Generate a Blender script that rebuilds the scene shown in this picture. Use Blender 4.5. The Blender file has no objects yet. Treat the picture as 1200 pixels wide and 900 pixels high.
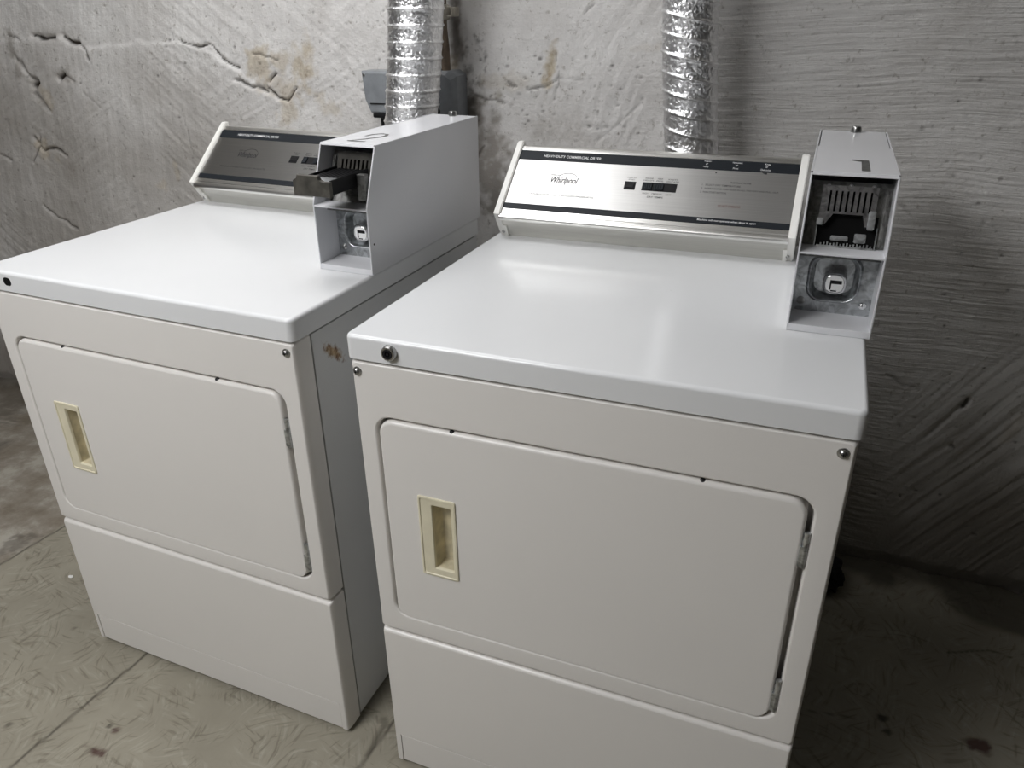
import bpy, bmesh, math, random
import numpy as np
from mathutils import Matrix, Vector

random.seed(7)
SC = bpy.context.scene
COL = SC.collection

# ------------------------------------------------------------------ camera
F = 888.6
CAM = Vector((0.64045, -0.90724, 1.41625))
R = Matrix(((0.9295193658, -0.3360847811, -0.1517918592),
            (0.3685101785, 0.8309748883, 0.4167505049),
            (-0.0139282790, -0.4433145102, 0.8962579138)))
cd = bpy.data.cameras.new('camera')
cam = bpy.data.objects.new('camera', cd)
COL.objects.link(cam)
cd.sensor_fit = 'HORIZONTAL'
cd.sensor_width = 36.0
cd.lens = F / 1200 * 36.0
cd.clip_start = 0.02
M3 = Matrix((R.col[0], R.col[2], -R.col[1])).transposed()
cam.matrix_world = Matrix.Translation(CAM) @ M3.to_4x4()
SC.camera = cam

WALL_Y = 1.03


def on_wall(u, v):
    """where a measured sight line meets the back wall: (x, z)"""
    d = R @ Vector(((u - 600) / F, 1, -(v - 450) / F))
    t = (WALL_Y - CAM.y) / d.y
    p = CAM + t * d
    return (p.x, p.z)


def on_floor(u, v):
    d = R @ Vector(((u - 600) / F, 1, -(v - 450) / F))
    t = -CAM.z / d.z
    p = CAM + t * d
    return (p.x, p.y)


# ------------------------------------------------------------------ materials
def new_mat(name):
    m = bpy.data.materials.new(name)
    m.use_nodes = True
    nt = m.node_tree
    b = nt.nodes['Principled BSDF']
    return m, nt, b


def nd(nt, t, **kw):
    n = nt.nodes.new(t)
    for k, v in kw.items():
        if k in n.inputs:
            n.inputs[k].default_value = v
        else:
            setattr(n, k, v)
    return n


def ramp(nt, fac, stops):
    n = nt.nodes.new('ShaderNodeValToRGB')
    cr = n.color_ramp
    while len(cr.elements) < len(stops):
        cr.elements.new(0.5)
    for e, (p, c) in zip(cr.elements, stops):
        e.position = p
        e.color = c if len(c) == 4 else (*c, 1)
    nt.links.new(fac, n.inputs[0])
    return n


def plain(name, col, rough=0.5, metal=0.0, bump=0.0, bscale=200.0, var=0.04, vscale=8.0, coat=0.0):
    """a procedural material: a base colour with slight mottling and grain"""
    m, nt, b = new_mat(name)
    tc = nd(nt, 'ShaderNodeTexCoord')
    nz = nd(nt, 'ShaderNodeTexNoise', Scale=vscale, Detail=4.0)
    nt.links.new(tc.outputs['Object'], nz.inputs['Vector'])
    lo = tuple(max(0, c * (1 - var)) for c in col)
    hi = tuple(min(1, c * (1 + var)) for c in col)
    r = ramp(nt, nz.outputs['Fac'], [(0.3, lo), (0.7, hi)])
    nt.links.new(r.outputs[0], b.inputs['Base Color'])
    b.inputs['Roughness'].default_value = rough
    b.inputs['Metallic'].default_value = metal
    if coat:
        b.inputs['Coat Weight'].default_value = coat
        b.inputs['Coat Roughness'].default_value = 0.06
    if bump:
        n2 = nd(nt, 'ShaderNodeTexNoise', Scale=bscale, Detail=3.0)
        nt.links.new(tc.outputs['Object'], n2.inputs['Vector'])
        bp = nd(nt, 'ShaderNodeBump', Strength=bump, Distance=0.002)
        nt.links.new(n2.outputs['Fac'], bp.inputs['Height'])
        nt.links.new(bp.outputs['Normal'], b.inputs['Normal'])
    return m


def enamel(name, col, rough, scuff=True):
    m, nt, b = new_mat(name)
    tc = nd(nt, 'ShaderNodeTexCoord')
    nz = nd(nt, 'ShaderNodeTexNoise', Scale=3.0, Detail=5.0)
    nt.links.new(tc.outputs['Object'], nz.inputs['Vector'])
    r = ramp(nt, nz.outputs['Fac'], [(0.3, tuple(c * 0.97 for c in col)), (0.7, col)])
    # little grey scuffs and chips
    vo = nd(nt, 'ShaderNodeTexNoise', Scale=34.0, Detail=2.0)
    nt.links.new(tc.outputs['Object'], vo.inputs['Vector'])
    rs = ramp(nt, vo.outputs['Fac'], [(0.79, (0, 0, 0)), (0.83, (1, 1, 1))])
    mx = nd(nt, 'ShaderNodeMix', data_type='RGBA')
    mx.inputs['B'].default_value = (0.45, 0.43, 0.40, 1) if 'B' in mx.inputs else (0, 0, 0, 1)
    mx.inputs[7].default_value = (0.45, 0.43, 0.40, 1)
    nt.links.new(rs.outputs[0], mx.inputs[0])
    nt.links.new(r.outputs[0], mx.inputs[6])
    nt.links.new(mx.outputs[2], b.inputs['Base Color'])
    rr = nd(nt, 'ShaderNodeMapRange')
    rr.inputs[3].default_value = rough * 0.85
    rr.inputs[4].default_value = rough * 1.2
    nt.links.new(nz.outputs['Fac'], rr.inputs[0])
    nt.links.new(rr.outputs[0], b.inputs['Roughness'])
    b.inputs['IOR'].default_value = 1.5
    n2 = nd(nt, 'ShaderNodeTexNoise', Scale=55.0, Detail=2.0)
    nt.links.new(tc.outputs['Object'], n2.inputs['Vector'])
    bp = nd(nt, 'ShaderNodeBump', Strength=0.02, Distance=0.002)
    nt.links.new(n2.outputs['Fac'], bp.inputs['Height'])
    nt.links.new(bp.outputs['Normal'], b.inputs['Normal'])
    return m


def brushed(name, col, rough, scale=(4, 600, 600), aniso=0.0):
    m, nt, b = new_mat(name)
    tc = nd(nt, 'ShaderNodeTexCoord')
    mp = nd(nt, 'ShaderNodeMapping')
    mp.inputs['Scale'].default_value = scale
    nz = nd(nt, 'ShaderNodeTexNoise', Scale=1.0, Detail=3.0)
    nt.links.new(tc.outputs['Object'], mp.inputs['Vector'])
    nt.links.new(mp.outputs[0], nz.inputs['Vector'])
    r = ramp(nt, nz.outputs['Fac'], [(0.3, tuple(c * 0.9 for c in col)), (0.7, col)])
    nt.links.new(r.outputs[0], b.inputs['Base Color'])
    b.inputs['Metallic'].default_value = 1.0
    b.inputs['Roughness'].default_value = rough
    if aniso:
        # brushed along x: the gloss spreads up and down the sloping face
        cx = nd(nt, 'ShaderNodeCombineXYZ')
        for k, v in enumerate((0.0, 0.762, 0.648)):
            cx.inputs[k].default_value = v
        b.inputs['Anisotropic'].default_value = aniso
        nt.links.new(cx.outputs[0], b.inputs['Tangent'])
    bp = nd(nt, 'ShaderNodeBump', Strength=0.03, Distance=0.001)
    nt.links.new(nz.outputs['Fac'], bp.inputs['Height'])
    nt.links.new(bp.outputs['Normal'], b.inputs['Normal'])
    return m


def galvanised(name, col=(0.55, 0.57, 0.58), rough=0.32):
    m, nt, b = new_mat(name)
    tc = nd(nt, 'ShaderNodeTexCoord')
    vo = nd(nt, 'ShaderNodeTexNoise', Scale=60.0, Detail=5.0, Distortion=1.5)
    nt.links.new(tc.outputs['Object'], vo.inputs['Vector'])
    r = ramp(nt, vo.outputs['Fac'], [(0.3, tuple(c * 0.45 for c in col)), (0.55, col), (0.75, tuple(min(1, c * 1.3) for c in col))])
    nt.links.new(r.outputs[0], b.inputs['Base Color'])
    b.inputs['Metallic'].default_value = 0.9
    b.inputs['Roughness'].default_value = rough
    bp = nd(nt, 'ShaderNodeBump', Strength=0.08, Distance=0.002)
    nt.links.new(vo.outputs['Fac'], bp.inputs['Height'])
    nt.links.new(bp.outputs['Normal'], b.inputs['Normal'])
    return m


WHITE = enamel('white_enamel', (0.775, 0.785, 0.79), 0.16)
SHADED_SIDE = enamel('shaded_side_enamel', (0.66, 0.665, 0.66), 0.22)  # the white enamel again, darkened to paint in the shade on the sides
WHITE_FRONT = enamel('white_front_enamel', (0.78, 0.757, 0.722), 0.30)
WHITE_BOX = enamel('white_coin_box_enamel', (0.74, 0.745, 0.765), 0.25)
CAP = plain('cream_white_plastic', (0.82, 0.81, 0.77), 0.4)
CREAM = plain('yellowed_plastic', (0.74, 0.69, 0.52), 0.45, var=0.06, vscale=30)
CREAM_IN = plain('darker_cream_plastic', (0.60, 0.54, 0.38), 0.55, var=0.25, vscale=40)  # darker, more mottled cream for the inside of the handle
STEEL = brushed('brushed_steel', (0.66, 0.655, 0.64), 0.48, aniso=0.9)
TRIM = brushed('satin_aluminium', (0.80, 0.79, 0.76), 0.30)
SKIRT = brushed('dull_steel', (0.72, 0.71, 0.67), 0.38)
BAND = plain('charcoal_band', (0.013, 0.016, 0.020), 0.5)
BLACK = plain('black_plastic', (0.010, 0.010, 0.011), 0.4)
MOUTH = plain('opening_shade_black', (0.003, 0.003, 0.003), 0.95)  # black sheets that stand for the shade inside the slots and mouth
DARK = plain('dark_gap', (0.02, 0.02, 0.02), 0.9)
CHROME = plain('chrome', (0.82, 0.82, 0.82), 0.12, 1.0)
SCREW = plain('screw_steel', (0.42, 0.42, 0.41), 0.28, 1.0, var=0.2, vscale=120)
GALV = galvanised('galvanised_plate')
GALV_DULL = galvanised('worn_zinc_plate', (0.24, 0.24, 0.23), 0.4)
SLIDE = galvanised('dark_polished_steel', (0.36, 0.36, 0.37), 0.25)
BRONZE = plain('dark_worn_metal', (0.085, 0.08, 0.068), 0.5, 0.35, var=0.35, vscale=60, bump=0.2, bscale=150)
for q_ in (BAND, BLACK, MOUTH):
    q_.node_tree.nodes['Principled BSDF'].inputs['Specular IOR Level'].default_value = 0.22
WHITE_INK = plain('white_ink', (0.75, 0.75, 0.75), 0.6)
GREY_INK = plain('grey_ink', (0.055, 0.055, 0.055), 0.7)
BLACK_INK = plain('black_ink', (0.03, 0.03, 0.03), 0.6)
MARK_INK = plain('faded_marker_ink', (0.10, 0.10, 0.095), 0.6, var=0.3, vscale=80)
RED_INK = plain('red_ink', (0.22, 0.07, 0.045), 0.7)
FOIL = None


def foil_mat():
    m, nt, b = new_mat('crinkled_foil')
    tc = nd(nt, 'ShaderNodeTexCoord')
    nz = nd(nt, 'ShaderNodeTexNoise', Scale=85.0, Detail=5.0, Distortion=1.2)
    nt.links.new(tc.outputs['Object'], nz.inputs['Vector'])
    r = ramp(nt, nz.outputs['Fac'], [(0.3, (0.80, 0.80, 0.81)), (0.7, (0.95, 0.95, 0.95))])
    nt.links.new(r.outputs[0], b.inputs['Base Color'])
    b.inputs['Metallic'].default_value = 1.0
    b.inputs['Roughness'].default_value = 0.33
    bp = nd(nt, 'ShaderNodeBump', Strength=0.7, Distance=0.004)
    nt.links.new(nz.outputs['Fac'], bp.inputs['Height'])
    nt.links.new(bp.outputs['Normal'], b.inputs['Normal'])
    return m


FOIL = foil_mat()
BOXGREY = plain('grey_electrical_enamel', (0.24, 0.255, 0.27), 0.4, var=0.12, vscale=40)
BROWN = plain('dirty_brown_conduit', (0.16, 0.12, 0.085), 0.7, var=0.4, vscale=30, bump=0.4, bscale=80)


# ------------------------------------------------------------------ mesh helpers
def link(name, me, mat, parent=None, smooth=True, angle=38, wn=True):
    o = bpy.data.objects.new(name, me)
    COL.objects.link(o)
    if mat is not None:
        if isinstance(mat, (list, tuple)):
            for q in mat:
                me.materials.append(q)
        else:
            me.materials.append(mat)
    if smooth and len(me.polygons):
        me.polygons.foreach_set('use_smooth', [True] * len(me.polygons))
        me.set_sharp_from_angle(angle=math.radians(angle))
        if wn:
            md = o.modifiers.new('weighted_normal', 'WEIGHTED_NORMAL')
            md.keep_sharp = True
    if parent is not None:
        o.parent = parent
    me.update()
    return o


def obj(name, bm, mat, parent=None, **kw):
    bmesh.ops.remove_doubles(bm, verts=bm.verts, dist=1e-6)
    bmesh.ops.recalc_face_normals(bm, faces=bm.faces)
    me = bpy.data.meshes.new(name)
    bm.to_mesh(me)
    bm.free()
    return link(name, me, mat, parent, **kw)


def bx(bm, x0, x1, y0, y1, z0, z1, bev=0.0, seg=2, mi=0):
    t = bmesh.new()
    bmesh.ops.create_cube(t, size=1)
    for v in t.verts:
        v.co = Vector(((x0 + x1) / 2 + v.co.x * (x1 - x0), (y0 + y1) / 2 + v.co.y * (y1 - y0), (z0 + z1) / 2 + v.co.z * (z1 - z0)))
    if bev:
        bmesh.ops.bevel(t, geom=list(t.edges), offset=bev, segments=seg, affect='EDGES', profile=0.5)
    merge(bm, t, mi)


def merge(bm, t, mi=0):
    vm = {}
    for v in t.verts:
        vm[v] = bm.verts.new(v.co)
    for f in t.faces:
        try:
            nf = bm.faces.new([vm[v] for v in f.verts])
            nf.material_index = mi
        except ValueError:
            pass
    t.free()


def loft(bm, rings, close=True, cap0=False, cap1=False, mi=0):
    vr = [[bm.verts.new(p) for p in r] for r in rings]
    n = len(vr[0])
    for a, b in zip(vr[:-1], vr[1:]):
        for i in range(n if close else n - 1):
            j = (i + 1) % n
            f = bm.faces.new((a[i], a[j], b[j], b[i]))
            f.material_index = mi
    if cap0:
        bm.faces.new(vr[0]).material_index = mi
    if cap1:
        bm.faces.new(vr[-1]).material_index = mi
    return vr


def lathe(bm, prof, origin, axis, n=24, mi=0):
    """prof: (radius, height) pairs along axis from origin"""
    ax = Vector(axis).normalized()
    a = ax.orthogonal().normalized()
    b = ax.cross(a)
    o = Vector(origin)
    rings = []
    for r, h in prof:
        rings.append([o + ax * h + (a * math.cos(2 * math.pi * i / n) + b * math.sin(2 * math.pi * i / n)) * max(r, 1e-5) for i in range(n)])
    loft(bm, rings, True, True, True, mi)


def tube(bm, pts, r, n=12, mi=0):
    pts = [Vector(p) for p in pts]
    rings = []
    prev = None
    for i, p in enumerate(pts):
        t = (pts[min(i + 1, len(pts) - 1)] - pts[max(i - 1, 0)]).normalized()
        if prev is None:
            a = t.orthogonal().normalized()
        else:
            a = (prev - t * prev.dot(t)).normalized()
        prev = a
        b = t.cross(a)
        rr = r[i] if isinstance(r, (list, tuple)) else r
        rings.append([p + (a * math.cos(2 * math.pi * k / n) + b * math.sin(2 * math.pi * k / n)) * rr for k in range(n)])
    loft(bm, rings, True, True, True, mi)


def rr(x0, x1, z0, z1, r, n=6):
    r = max(r, 1e-4)
    out = []
    for cx, cz, a0 in ((x1 - r, z1 - r, 0), (x0 + r, z1 - r, 90), (x0 + r, z0 + r, 180), (x1 - r, z0 + r, 270)):
        for i in range(n + 1):
            a = math.radians(a0 + 90 * i / n)
            out.append((cx + r * math.cos(a), cz + r * math.sin(a)))
    return out


def plate(bm, rings, holes=(), back=True, mi=0):
    """front face = rings[0] with holes; rings carry on to the back; each hole is (rings, filled)"""
    vr = [[bm.verts.new(p) for p in r] for r in rings]
    edges = []

    def bridge(vr):
        n = len(vr[0])
        for a, b in zip(vr[:-1], vr[1:]):
            for i in range(n):
                j = (i + 1) % n
                bm.faces.new((a[i], a[j], b[j], b[i])).material_index = mi
    bridge(vr)
    n = len(vr[0])

    def loop_edges(l):
        es = []
        for i in range(len(l)):
            e = bm.edges.get((l[i], l[(i + 1) % len(l)]))
            es.append(e if e else bm.edges.new((l[i], l[(i + 1) % len(l)])))
        return es
    edges += loop_edges(vr[0])
    for hr, filled in holes:
        hv = [[bm.verts.new(p) for p in r] for r in hr]
        bridge(hv)
        edges += loop_edges(hv[0])
        if filled:
            bm.faces.new(hv[-1]).material_index = mi
    if holes:
        g = bmesh.ops.triangle_fill(bm, use_beauty=True, use_dissolve=False, edges=edges)
        for f in g['geom']:
            if isinstance(f, bmesh.types.BMFace):
                f.material_index = mi
    else:
        bm.faces.new(vr[0]).material_index = mi
    if back:
        bm.faces.new(vr[-1]).material_index = mi


def empty(name, loc=(0, 0, 0), rot=(0, 0, 0)):
    o = bpy.data.objects.new(name, None)
    COL.objects.link(o)
    o.location = loc
    o.rotation_euler = rot
    o.empty_display_size = 0.1
    return o


def tag(o, label, cat, group=None):
    o['label'] = label
    o['category'] = cat
    if group:
        o['group'] = group
    return o


def struct(o):
    o['kind'] = 'structure'
    return o


def text_bm(s, align='LEFT', shear=0.0, bold=0.0, spacing=1.0, lines=None):
    """returns triangles of a flat text in its own plane, origin at the lower left of its box"""
    cu = bpy.data.curves.new('lettering', 'FONT')
    cu.body = s
    cu.shear = shear
    cu.align_x = align
    cu.offset = bold
    cu.space_character = spacing
    cu.resolution_u = 3
    to = bpy.data.objects.new('lettering', cu)
    COL.objects.link(to)
    dg = bpy.context.evaluated_depsgraph_get()
    me = bpy.data.meshes.new_from_object(to.evaluated_get(dg))
    bpy.data.objects.remove(to)
    bpy.data.curves.remove(cu)
    b = bmesh.new()
    b.from_mesh(me)
    bpy.data.meshes.remove(me)
    return b


def put_text(bm, s, x0, x1, v0, v1, fn, mi=0, **kw):
    """fit the text into [x0,x1]x[v0,v1] of a surface; fn maps (x, v) to 3-D"""
    t = text_bm(s, **kw)
    if not t.verts:
        return
    ax = min(v.co.x for v in t.verts); bx_ = max(v.co.x for v in t.verts)
    ay = min(v.co.y for v in t.verts); by_ = max(v.co.y for v in t.verts)
    for v in t.verts:
        v.co = fn(x0 + (v.co.x - ax) / (bx_ - ax) * (x1 - x0), v0 + (v.co.y - ay) / (by_ - ay) * (v1 - v0))
    merge(bm, t, mi)


# ------------------------------------------------------------------ dryer
W = 0.737
LZ0, LZ1 = 0.9312, 0.973            # lid
BY, KY, KZ, TY, TZ = 0.604, 0.562, 1.029, 0.7094, 1.1545   # control console profile
NT = Vector((0, TY - KY, TZ - KZ)).normalized()
NN = Vector((0, -(TZ - KZ), TY - KY)).normalized()
CLEN = Vector((0, TY - KY, TZ - KZ)).length


def CP(x, s, h=0.0):
    return Vector((x, KY, KZ)) + NT * (s * CLEN) + NN * h


def qring(x0, x1, z0, z1, ex, ez, ey, r, n=5, y0=0.0):
    """rings rounding the front edge of a pressed panel"""
    out = []
    for i in range(n + 1):
        t = math.pi / 2 * i / n
        ix = ex * (1 - math.sin(t)); iz = ez * (1 - math.sin(t)); y = y0 + ey * (1 - math.cos(t))
        out.append([Vector((a, y, b)) for a, b in rr(x0 + ix, x1 - ix, z0 + iz, z1 - iz, r)])
    return out


def make_dryer(kind, loc, rot, label, feet):
    root = empty('clothes_dryer', loc, rot)
    tag(root, label, 'dryer', 'coin-operated dryers along the basement wall')
    # --- lid
    bm = bmesh.new()
    rings = []
    x0, x1, y0, y1 = -0.0037, W + 0.0037, -0.003, 0.722
    for ins, z in ((0.003, LZ0), (0.0, LZ0 + 0.002), (0.0, LZ1 - 0.007), (0.0006, LZ1 - 0.0042), (0.0022, LZ1 - 0.0018), (0.0045, LZ1 - 0.0004), (0.007, LZ1)):
        rings.append([Vector((a, b, z)) for a, b in rr(x0 + ins, x1 - ins, y0 + ins, y1 - ins, 0.013 - ins * 0.6)])
    loft(bm, rings, True, True, True)
    obj('lid', bm, WHITE, root)
    # --- cabinet: two sides, back and a dark inner frame
    bm = bmesh.new()
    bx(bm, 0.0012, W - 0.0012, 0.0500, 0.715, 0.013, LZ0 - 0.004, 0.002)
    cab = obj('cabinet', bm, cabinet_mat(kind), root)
    bm = bmesh.new()
    bx(bm, 0.008, W - 0.008, 0.036, 0.0505, 0.02, LZ0 - 0.0005)
    obj('inner_frame', bm, DARK, root)
    # --- upper front panel with the recessed door opening
    RX0, RX1, RZ0, RZ1 = 0.036, 0.7012, 0.4202, 0.8343
    bm = bmesh.new()
    rings = qring(0, W, 0.378, LZ0 - 0.0015, 0.006, 0.006, 0.017, 0.005)
    rings.append([Vector((v.x, 0.044, v.z)) for v in rings[-1]])
    hr = []
    for ins, y in ((-0.0045, 0), (-0.0022, 0.0008), (-0.0006, 0.0026), (0, 0.005), (0.001, 0.031)):
        hr.append([Vector((a, y, b)) for a, b in rr(RX0 + ins, RX1 - ins, RZ0 + ins, RZ1 - ins, 0.028 - ins, 8)])
    plate(bm, rings, [(hr, True)])
    obj('front_panel', bm, WHITE_FRONT, root)
    # --- lower front panel with its toe recess
    bm = bmesh.new()
    rings = []
    for k in range(6):
        t = math.pi / 2 * k / 5
        ix = 0.006 * (1 - math.sin(t)); iz = 0.009 * (1 - math.sin(t)); y = 0.015 * (1 - math.cos(t))
        x0_, x1_, za, zb_ = ix, W - ix, 0.0885, 0.3735 - iz
        rings.append([Vector((a, y, b)) for a, b in ((x0_, za), (x1_, za), (x1_, zb_ - 0.004), (x1_ - 0.0012, zb_ - 0.0012), (x1_ - 0.004, zb_), (x0_ + 0.004, zb_), (x0_ + 0.0012, zb_ - 0.0012), (x0_, zb_ - 0.004))])
    rings.append([Vector((v.x, 0.044, v.z)) for v in rings[-1]])
    plate(bm, rings)
    # the two corner legs run on down beside the toe strip
    for sx in (0, 1):
        sec = [(0.0, 0.044)] + [(0.006 * (1 - math.sin(math.pi / 2 * k / 5)), 0.015 * (1 - math.cos(math.pi / 2 * k / 5))) for k in range(5, -1, -1)] + [(0.0155, 0.0), (0.0155, 0.044)]
        if sx:
            sec = [(W - p, q) for p, q in sec]
        loft(bm, [[Vector((p, q, z)) for p, q in sec] for z in (0.0123, 0.0885)], True, True, True)
    obj('lower_panel', bm, WHITE_FRONT, root)
    bm = bmesh.new()
    bx(bm, 0.0165, 0.7205, 0.0008, 0.040, 0.0130, 0.0860, 0.0012)
    obj('toe_strip', bm, WHITE_FRONT, root)
    # --- door
    bm = bmesh.new()
    DX0, DX1, DZ0, DZ1 = 0.0405, 0.6935, 0.4218, 0.8305
    rings = []
    for i in range(7):
        t = math.pi / 2 * i / 6
        ins = 0.0075 * (1 - math.sin(t)); y = -0.0015 + 0.007 * (1 - math.cos(t))
        rings.append([Vector((a, y, b)) for a, b in rr(DX0 + ins * 0.6, DX1 - ins * 0.8, DZ0 + ins * 0.25, DZ1 - ins, 0.026 - ins, 8)])
    rings.append([Vector((v.x, 0.030, v.z)) for v in rings[-1]])
    HX0, HX1, HZ0, HZ1 = 0.1027, 0.1715, 0.5375, 0.701
    hr = [[Vector((a, y, b)) for a, b in rr(HX0 + 0.006, HX1 - 0.006, HZ0 + 0.006, HZ1 - 0.006, 0.003)] for y in (-0.0015, 0.027)]
    plate(bm, rings, [(hr, True)])
    door = obj('door', bm, WHITE_FRONT, root)
    # handle: cream surround with a recessed finger cup
    bm = bmesh.new()
    rings = [[Vector((a, y, b)) for a, b in rr(HX0 + i, HX1 - i, HZ0 + i, HZ1 - i, 0.0035)] for i, y in ((0.0052, -0.0028), (0.0048, -0.0028), (0.0038, -0.0042), (0.0016, -0.0042), (0.0004, -0.0036), (0.0, -0.0012))]
    hx0, hx1, hz0, hz1 = 0.1275, 0.1630, 0.5545, 0.6860
    hr = [[Vector((a, y, b)) for a, b in rr(hx0 + i, hx1 - i, hz0 + i, hz1 - i, 0.0025)] for i, y in ((-0.001, -0.0028), (0, -0.002), (0.0012, 0.002))]
    plate(bm, rings, [(hr, False)], back=False)
    hd = obj('handle', bm, CREAM, door)
    bm = bmesh.new()
    rings = []
    for i, y in ((0.0008, 0.0005), (0.003, 0.012), (0.006, 0.021), (0.010, 0.0235)):
        rings.append([Vector((a, y, b)) for a, b in rr(hx0 + i * 0.7, hx1 - i * 0.9, hz0 + i * 0.4, hz1 - i, 0.0025)])
    loft(bm, rings, True, False, True)
    o = obj('finger_cup', bm, CREAM_IN, door)
    o['label'] = 'darker recessed pull inside the cream handle'
    # hinges
    for z0, z1 in ((0.7235, 0.7815), (0.4435, 0.5085)):
        bm = bmesh.new()
        zm = (z0 + z1) / 2
        lathe(bm, [(0.0, 0), (0.0042, 0), (0.0042, zm - z0 - 0.0006), (0.0032, zm - z0 - 0.0005)], (0.6975, 0.001, z0), (0, 0, 1), 14)
        lathe(bm, [(0.0032, 0), (0.0042, 0.0001), (0.0042, z1 - zm - 0.0006), (0, z1 - zm)], (0.6975, 0.001, zm), (0, 0, 1), 14)
        bx(bm, 0.6915, 0.697, -0.0026, 0.004, z0 + 0.002, zm + 0.006, 0.0006)
        bx(bm, 0.6975, 0.7022, 0.0005, 0.006, zm - 0.008, z1 - 0.001, 0.0006)
        h = obj('hinge', bm, GALV, door)
    for x in (0.170, 0.5535):
        bm = bmesh.new()
        lathe(bm, [(0, 0), (0.0035, 0.0), (0.0042, -0.0004), (0.0036, 0.0018), (0.0015, 0.0026), (0, 0.0027)], (x, 0.0045, 0.8294), (0, -0.62, 0.78), 12)
        obj('bumper', bm, BLACK, door)
    # --- panel screws
    for x in (0.0125, 0.7205):
        bm = bmesh.new()
        oy = 0.0
        lathe(bm, [(0.0, -0.002), (0.0078, -0.002), (0.0080, 0.0), (0.0076, 0.001), (0.0062, 0.0012), (0.0058, 0.003), (0.0046, 0.0046), (0.0025, 0.0054), (0.0, 0.0056)], (x, oy, 0.9107), (0, -1, 0), 20)
        s = obj('screw', bm, SCREW, root)
        bm = bmesh.new()
        bx(bm, x - 0.0026, x + 0.0026, oy - 0.0060, oy - 0.004, 0.9107 - 0.0006, 0.9107 + 0.0006)
        bx(bm, x - 0.0006, x + 0.0006, oy - 0.0060, oy - 0.004, 0.9107 - 0.0026, 0.9107 + 0.0026)
        obj('drive_slot', bm, BLACK, s, smooth=False)
    # --- lid lock or the empty hole left by one
    lx, lz = 0.0765, 0.9535
    if kind == 'first':
        bm = bmesh.new()
        lathe(bm, [(0, -0.005), (0.0128, -0.005), (0.0128, 0.001), (0.0118, 0.0072), (0.0105, 0.0085), (0.0088, 0.0085), (0.0084, 0.0075), (0.0, 0.0075)], (lx, -0.003, lz), (0, -1, 0), 28)
        lk = obj('lid_lock', bm, SCREW, root)
        lk['label'] = 'round steel lock in the left front of the lid'
        bm = bmesh.new()
        lathe(bm, [(0.0045, 0.0), (0.0078, 0.0), (0.0078, 0.0012), (0.0045, 0.0012), (0.0045, 0.0)], (lx, -0.0105, lz), (0, -1, 0), 24)
        lathe(bm, [(0.0, 0.0), (0.0026, 0.0), (0.0026, 0.0012), (0.0, 0.0012)], (lx, -0.0105, lz), (0, -1, 0), 16)
        obj('keyway', bm, BLACK, lk)
    else:
        bm = bmesh.new()
        rings = [[Vector((a, y, b)) for a, b in rr(lx - 0.0105 + i, lx + 0.0105 - i, lz - 0.0085 + i, lz + 0.0085 - i, 0.0078)] for i, y in ((0, -0.0025), (0.0004, -0.0034), (0.0016, -0.0036), (0.003, -0.0033))]
        loft(bm, rings, True, True, True)
        o = obj('lock_hole', bm, BLACK, root)
        o['label'] = 'black empty lock hole in the left front of the lid'
    # --- levelling feet
    for (x, y), fz in zip(((0.05, 0.09), (W - 0.05, 0.09), (0.05, 0.66), (W - 0.05, 0.66)), feet):
        bm = bmesh.new()
        lathe(bm, [(0, fz), (0.018, fz), (0.018, fz + 0.006), (0.008, fz + 0.008), (0.008, 0.02), (0, 0.02)], (x, y, 0), (0, 0, 1), 18)
        obj('foot', bm, BLACK, root)
    make_console(kind, root)
    make_coin_box(kind, root)
    return root


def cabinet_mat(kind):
    """white enamel darkened for the shaded sides; the rust scrape of the second dryer has its own shape"""
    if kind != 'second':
        return SHADED_SIDE
    m = SHADED_SIDE.copy()
    m.name = 'shaded_side_enamel_rusted'
    nt = m.node_tree
    b = nt.nodes['Principled BSDF']
    src = b.inputs['Base Color'].links[0].from_socket
    tc = nd(nt, 'ShaderNodeTexCoord')
    mp = nd(nt, 'ShaderNodeMapping')
    mp.vector_type = 'TEXTURE'
    mp.inputs['Location'].default_value = (W, 0.105, 0.872)
    mp.inputs['Rotation'].default_value = (math.radians(-40), 0, 0)
    mp.inputs['Scale'].default_value = (0.05, 0.040, 0.013)
    nt.links.new(tc.outputs['Object'], mp.inputs['Vector'])
    ln = nd(nt, 'ShaderNodeVectorMath', operation='LENGTH')
    nt.links.new(mp.outputs[0], ln.inputs[0])
    nz = nd(nt, 'ShaderNodeTexNoise', Scale=110.0, Detail=5.0)
    nt.links.new(tc.outputs['Object'], nz.inputs['Vector'])
    ad = nd(nt, 'ShaderNodeMath', operation='MULTIPLY_ADD')
    nt.links.new(nz.outputs['Fac'], ad.inputs[0])
    ad.inputs[1].default_value = 1.9
    nt.links.new(ln.outputs['Value'], ad.inputs[2])
    fac = ramp(nt, ad.outputs[0], [(0.0, (1, 1, 1)), (0.68, (0.9, 0.9, 0.9)), (1.0, (0, 0, 0))])
    sc = nd(nt, 'ShaderNodeMath', operation='MULTIPLY')
    sc.inputs[1].default_value = 0.5
    nt.links.new(ad.outputs[0], sc.inputs[0])
    nt.links.new(sc.outputs[0], fac.inputs[0])
    col = ramp(nt, nz.outputs['Fac'], [(0.35, (0.16, 0.07, 0.02)), (0.6, (0.50, 0.34, 0.16))])
    mx = nd(nt, 'ShaderNodeMix', data_type='RGBA')
    nt.links.new(fac.outputs[0], mx.inputs[0])
    nt.links.new(src, mx.inputs[6])
    nt.links.new(col.outputs[0], mx.inputs[7])
    nt.links.new(mx.outputs[2], b.inputs['Base Color'])
    return m


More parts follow.
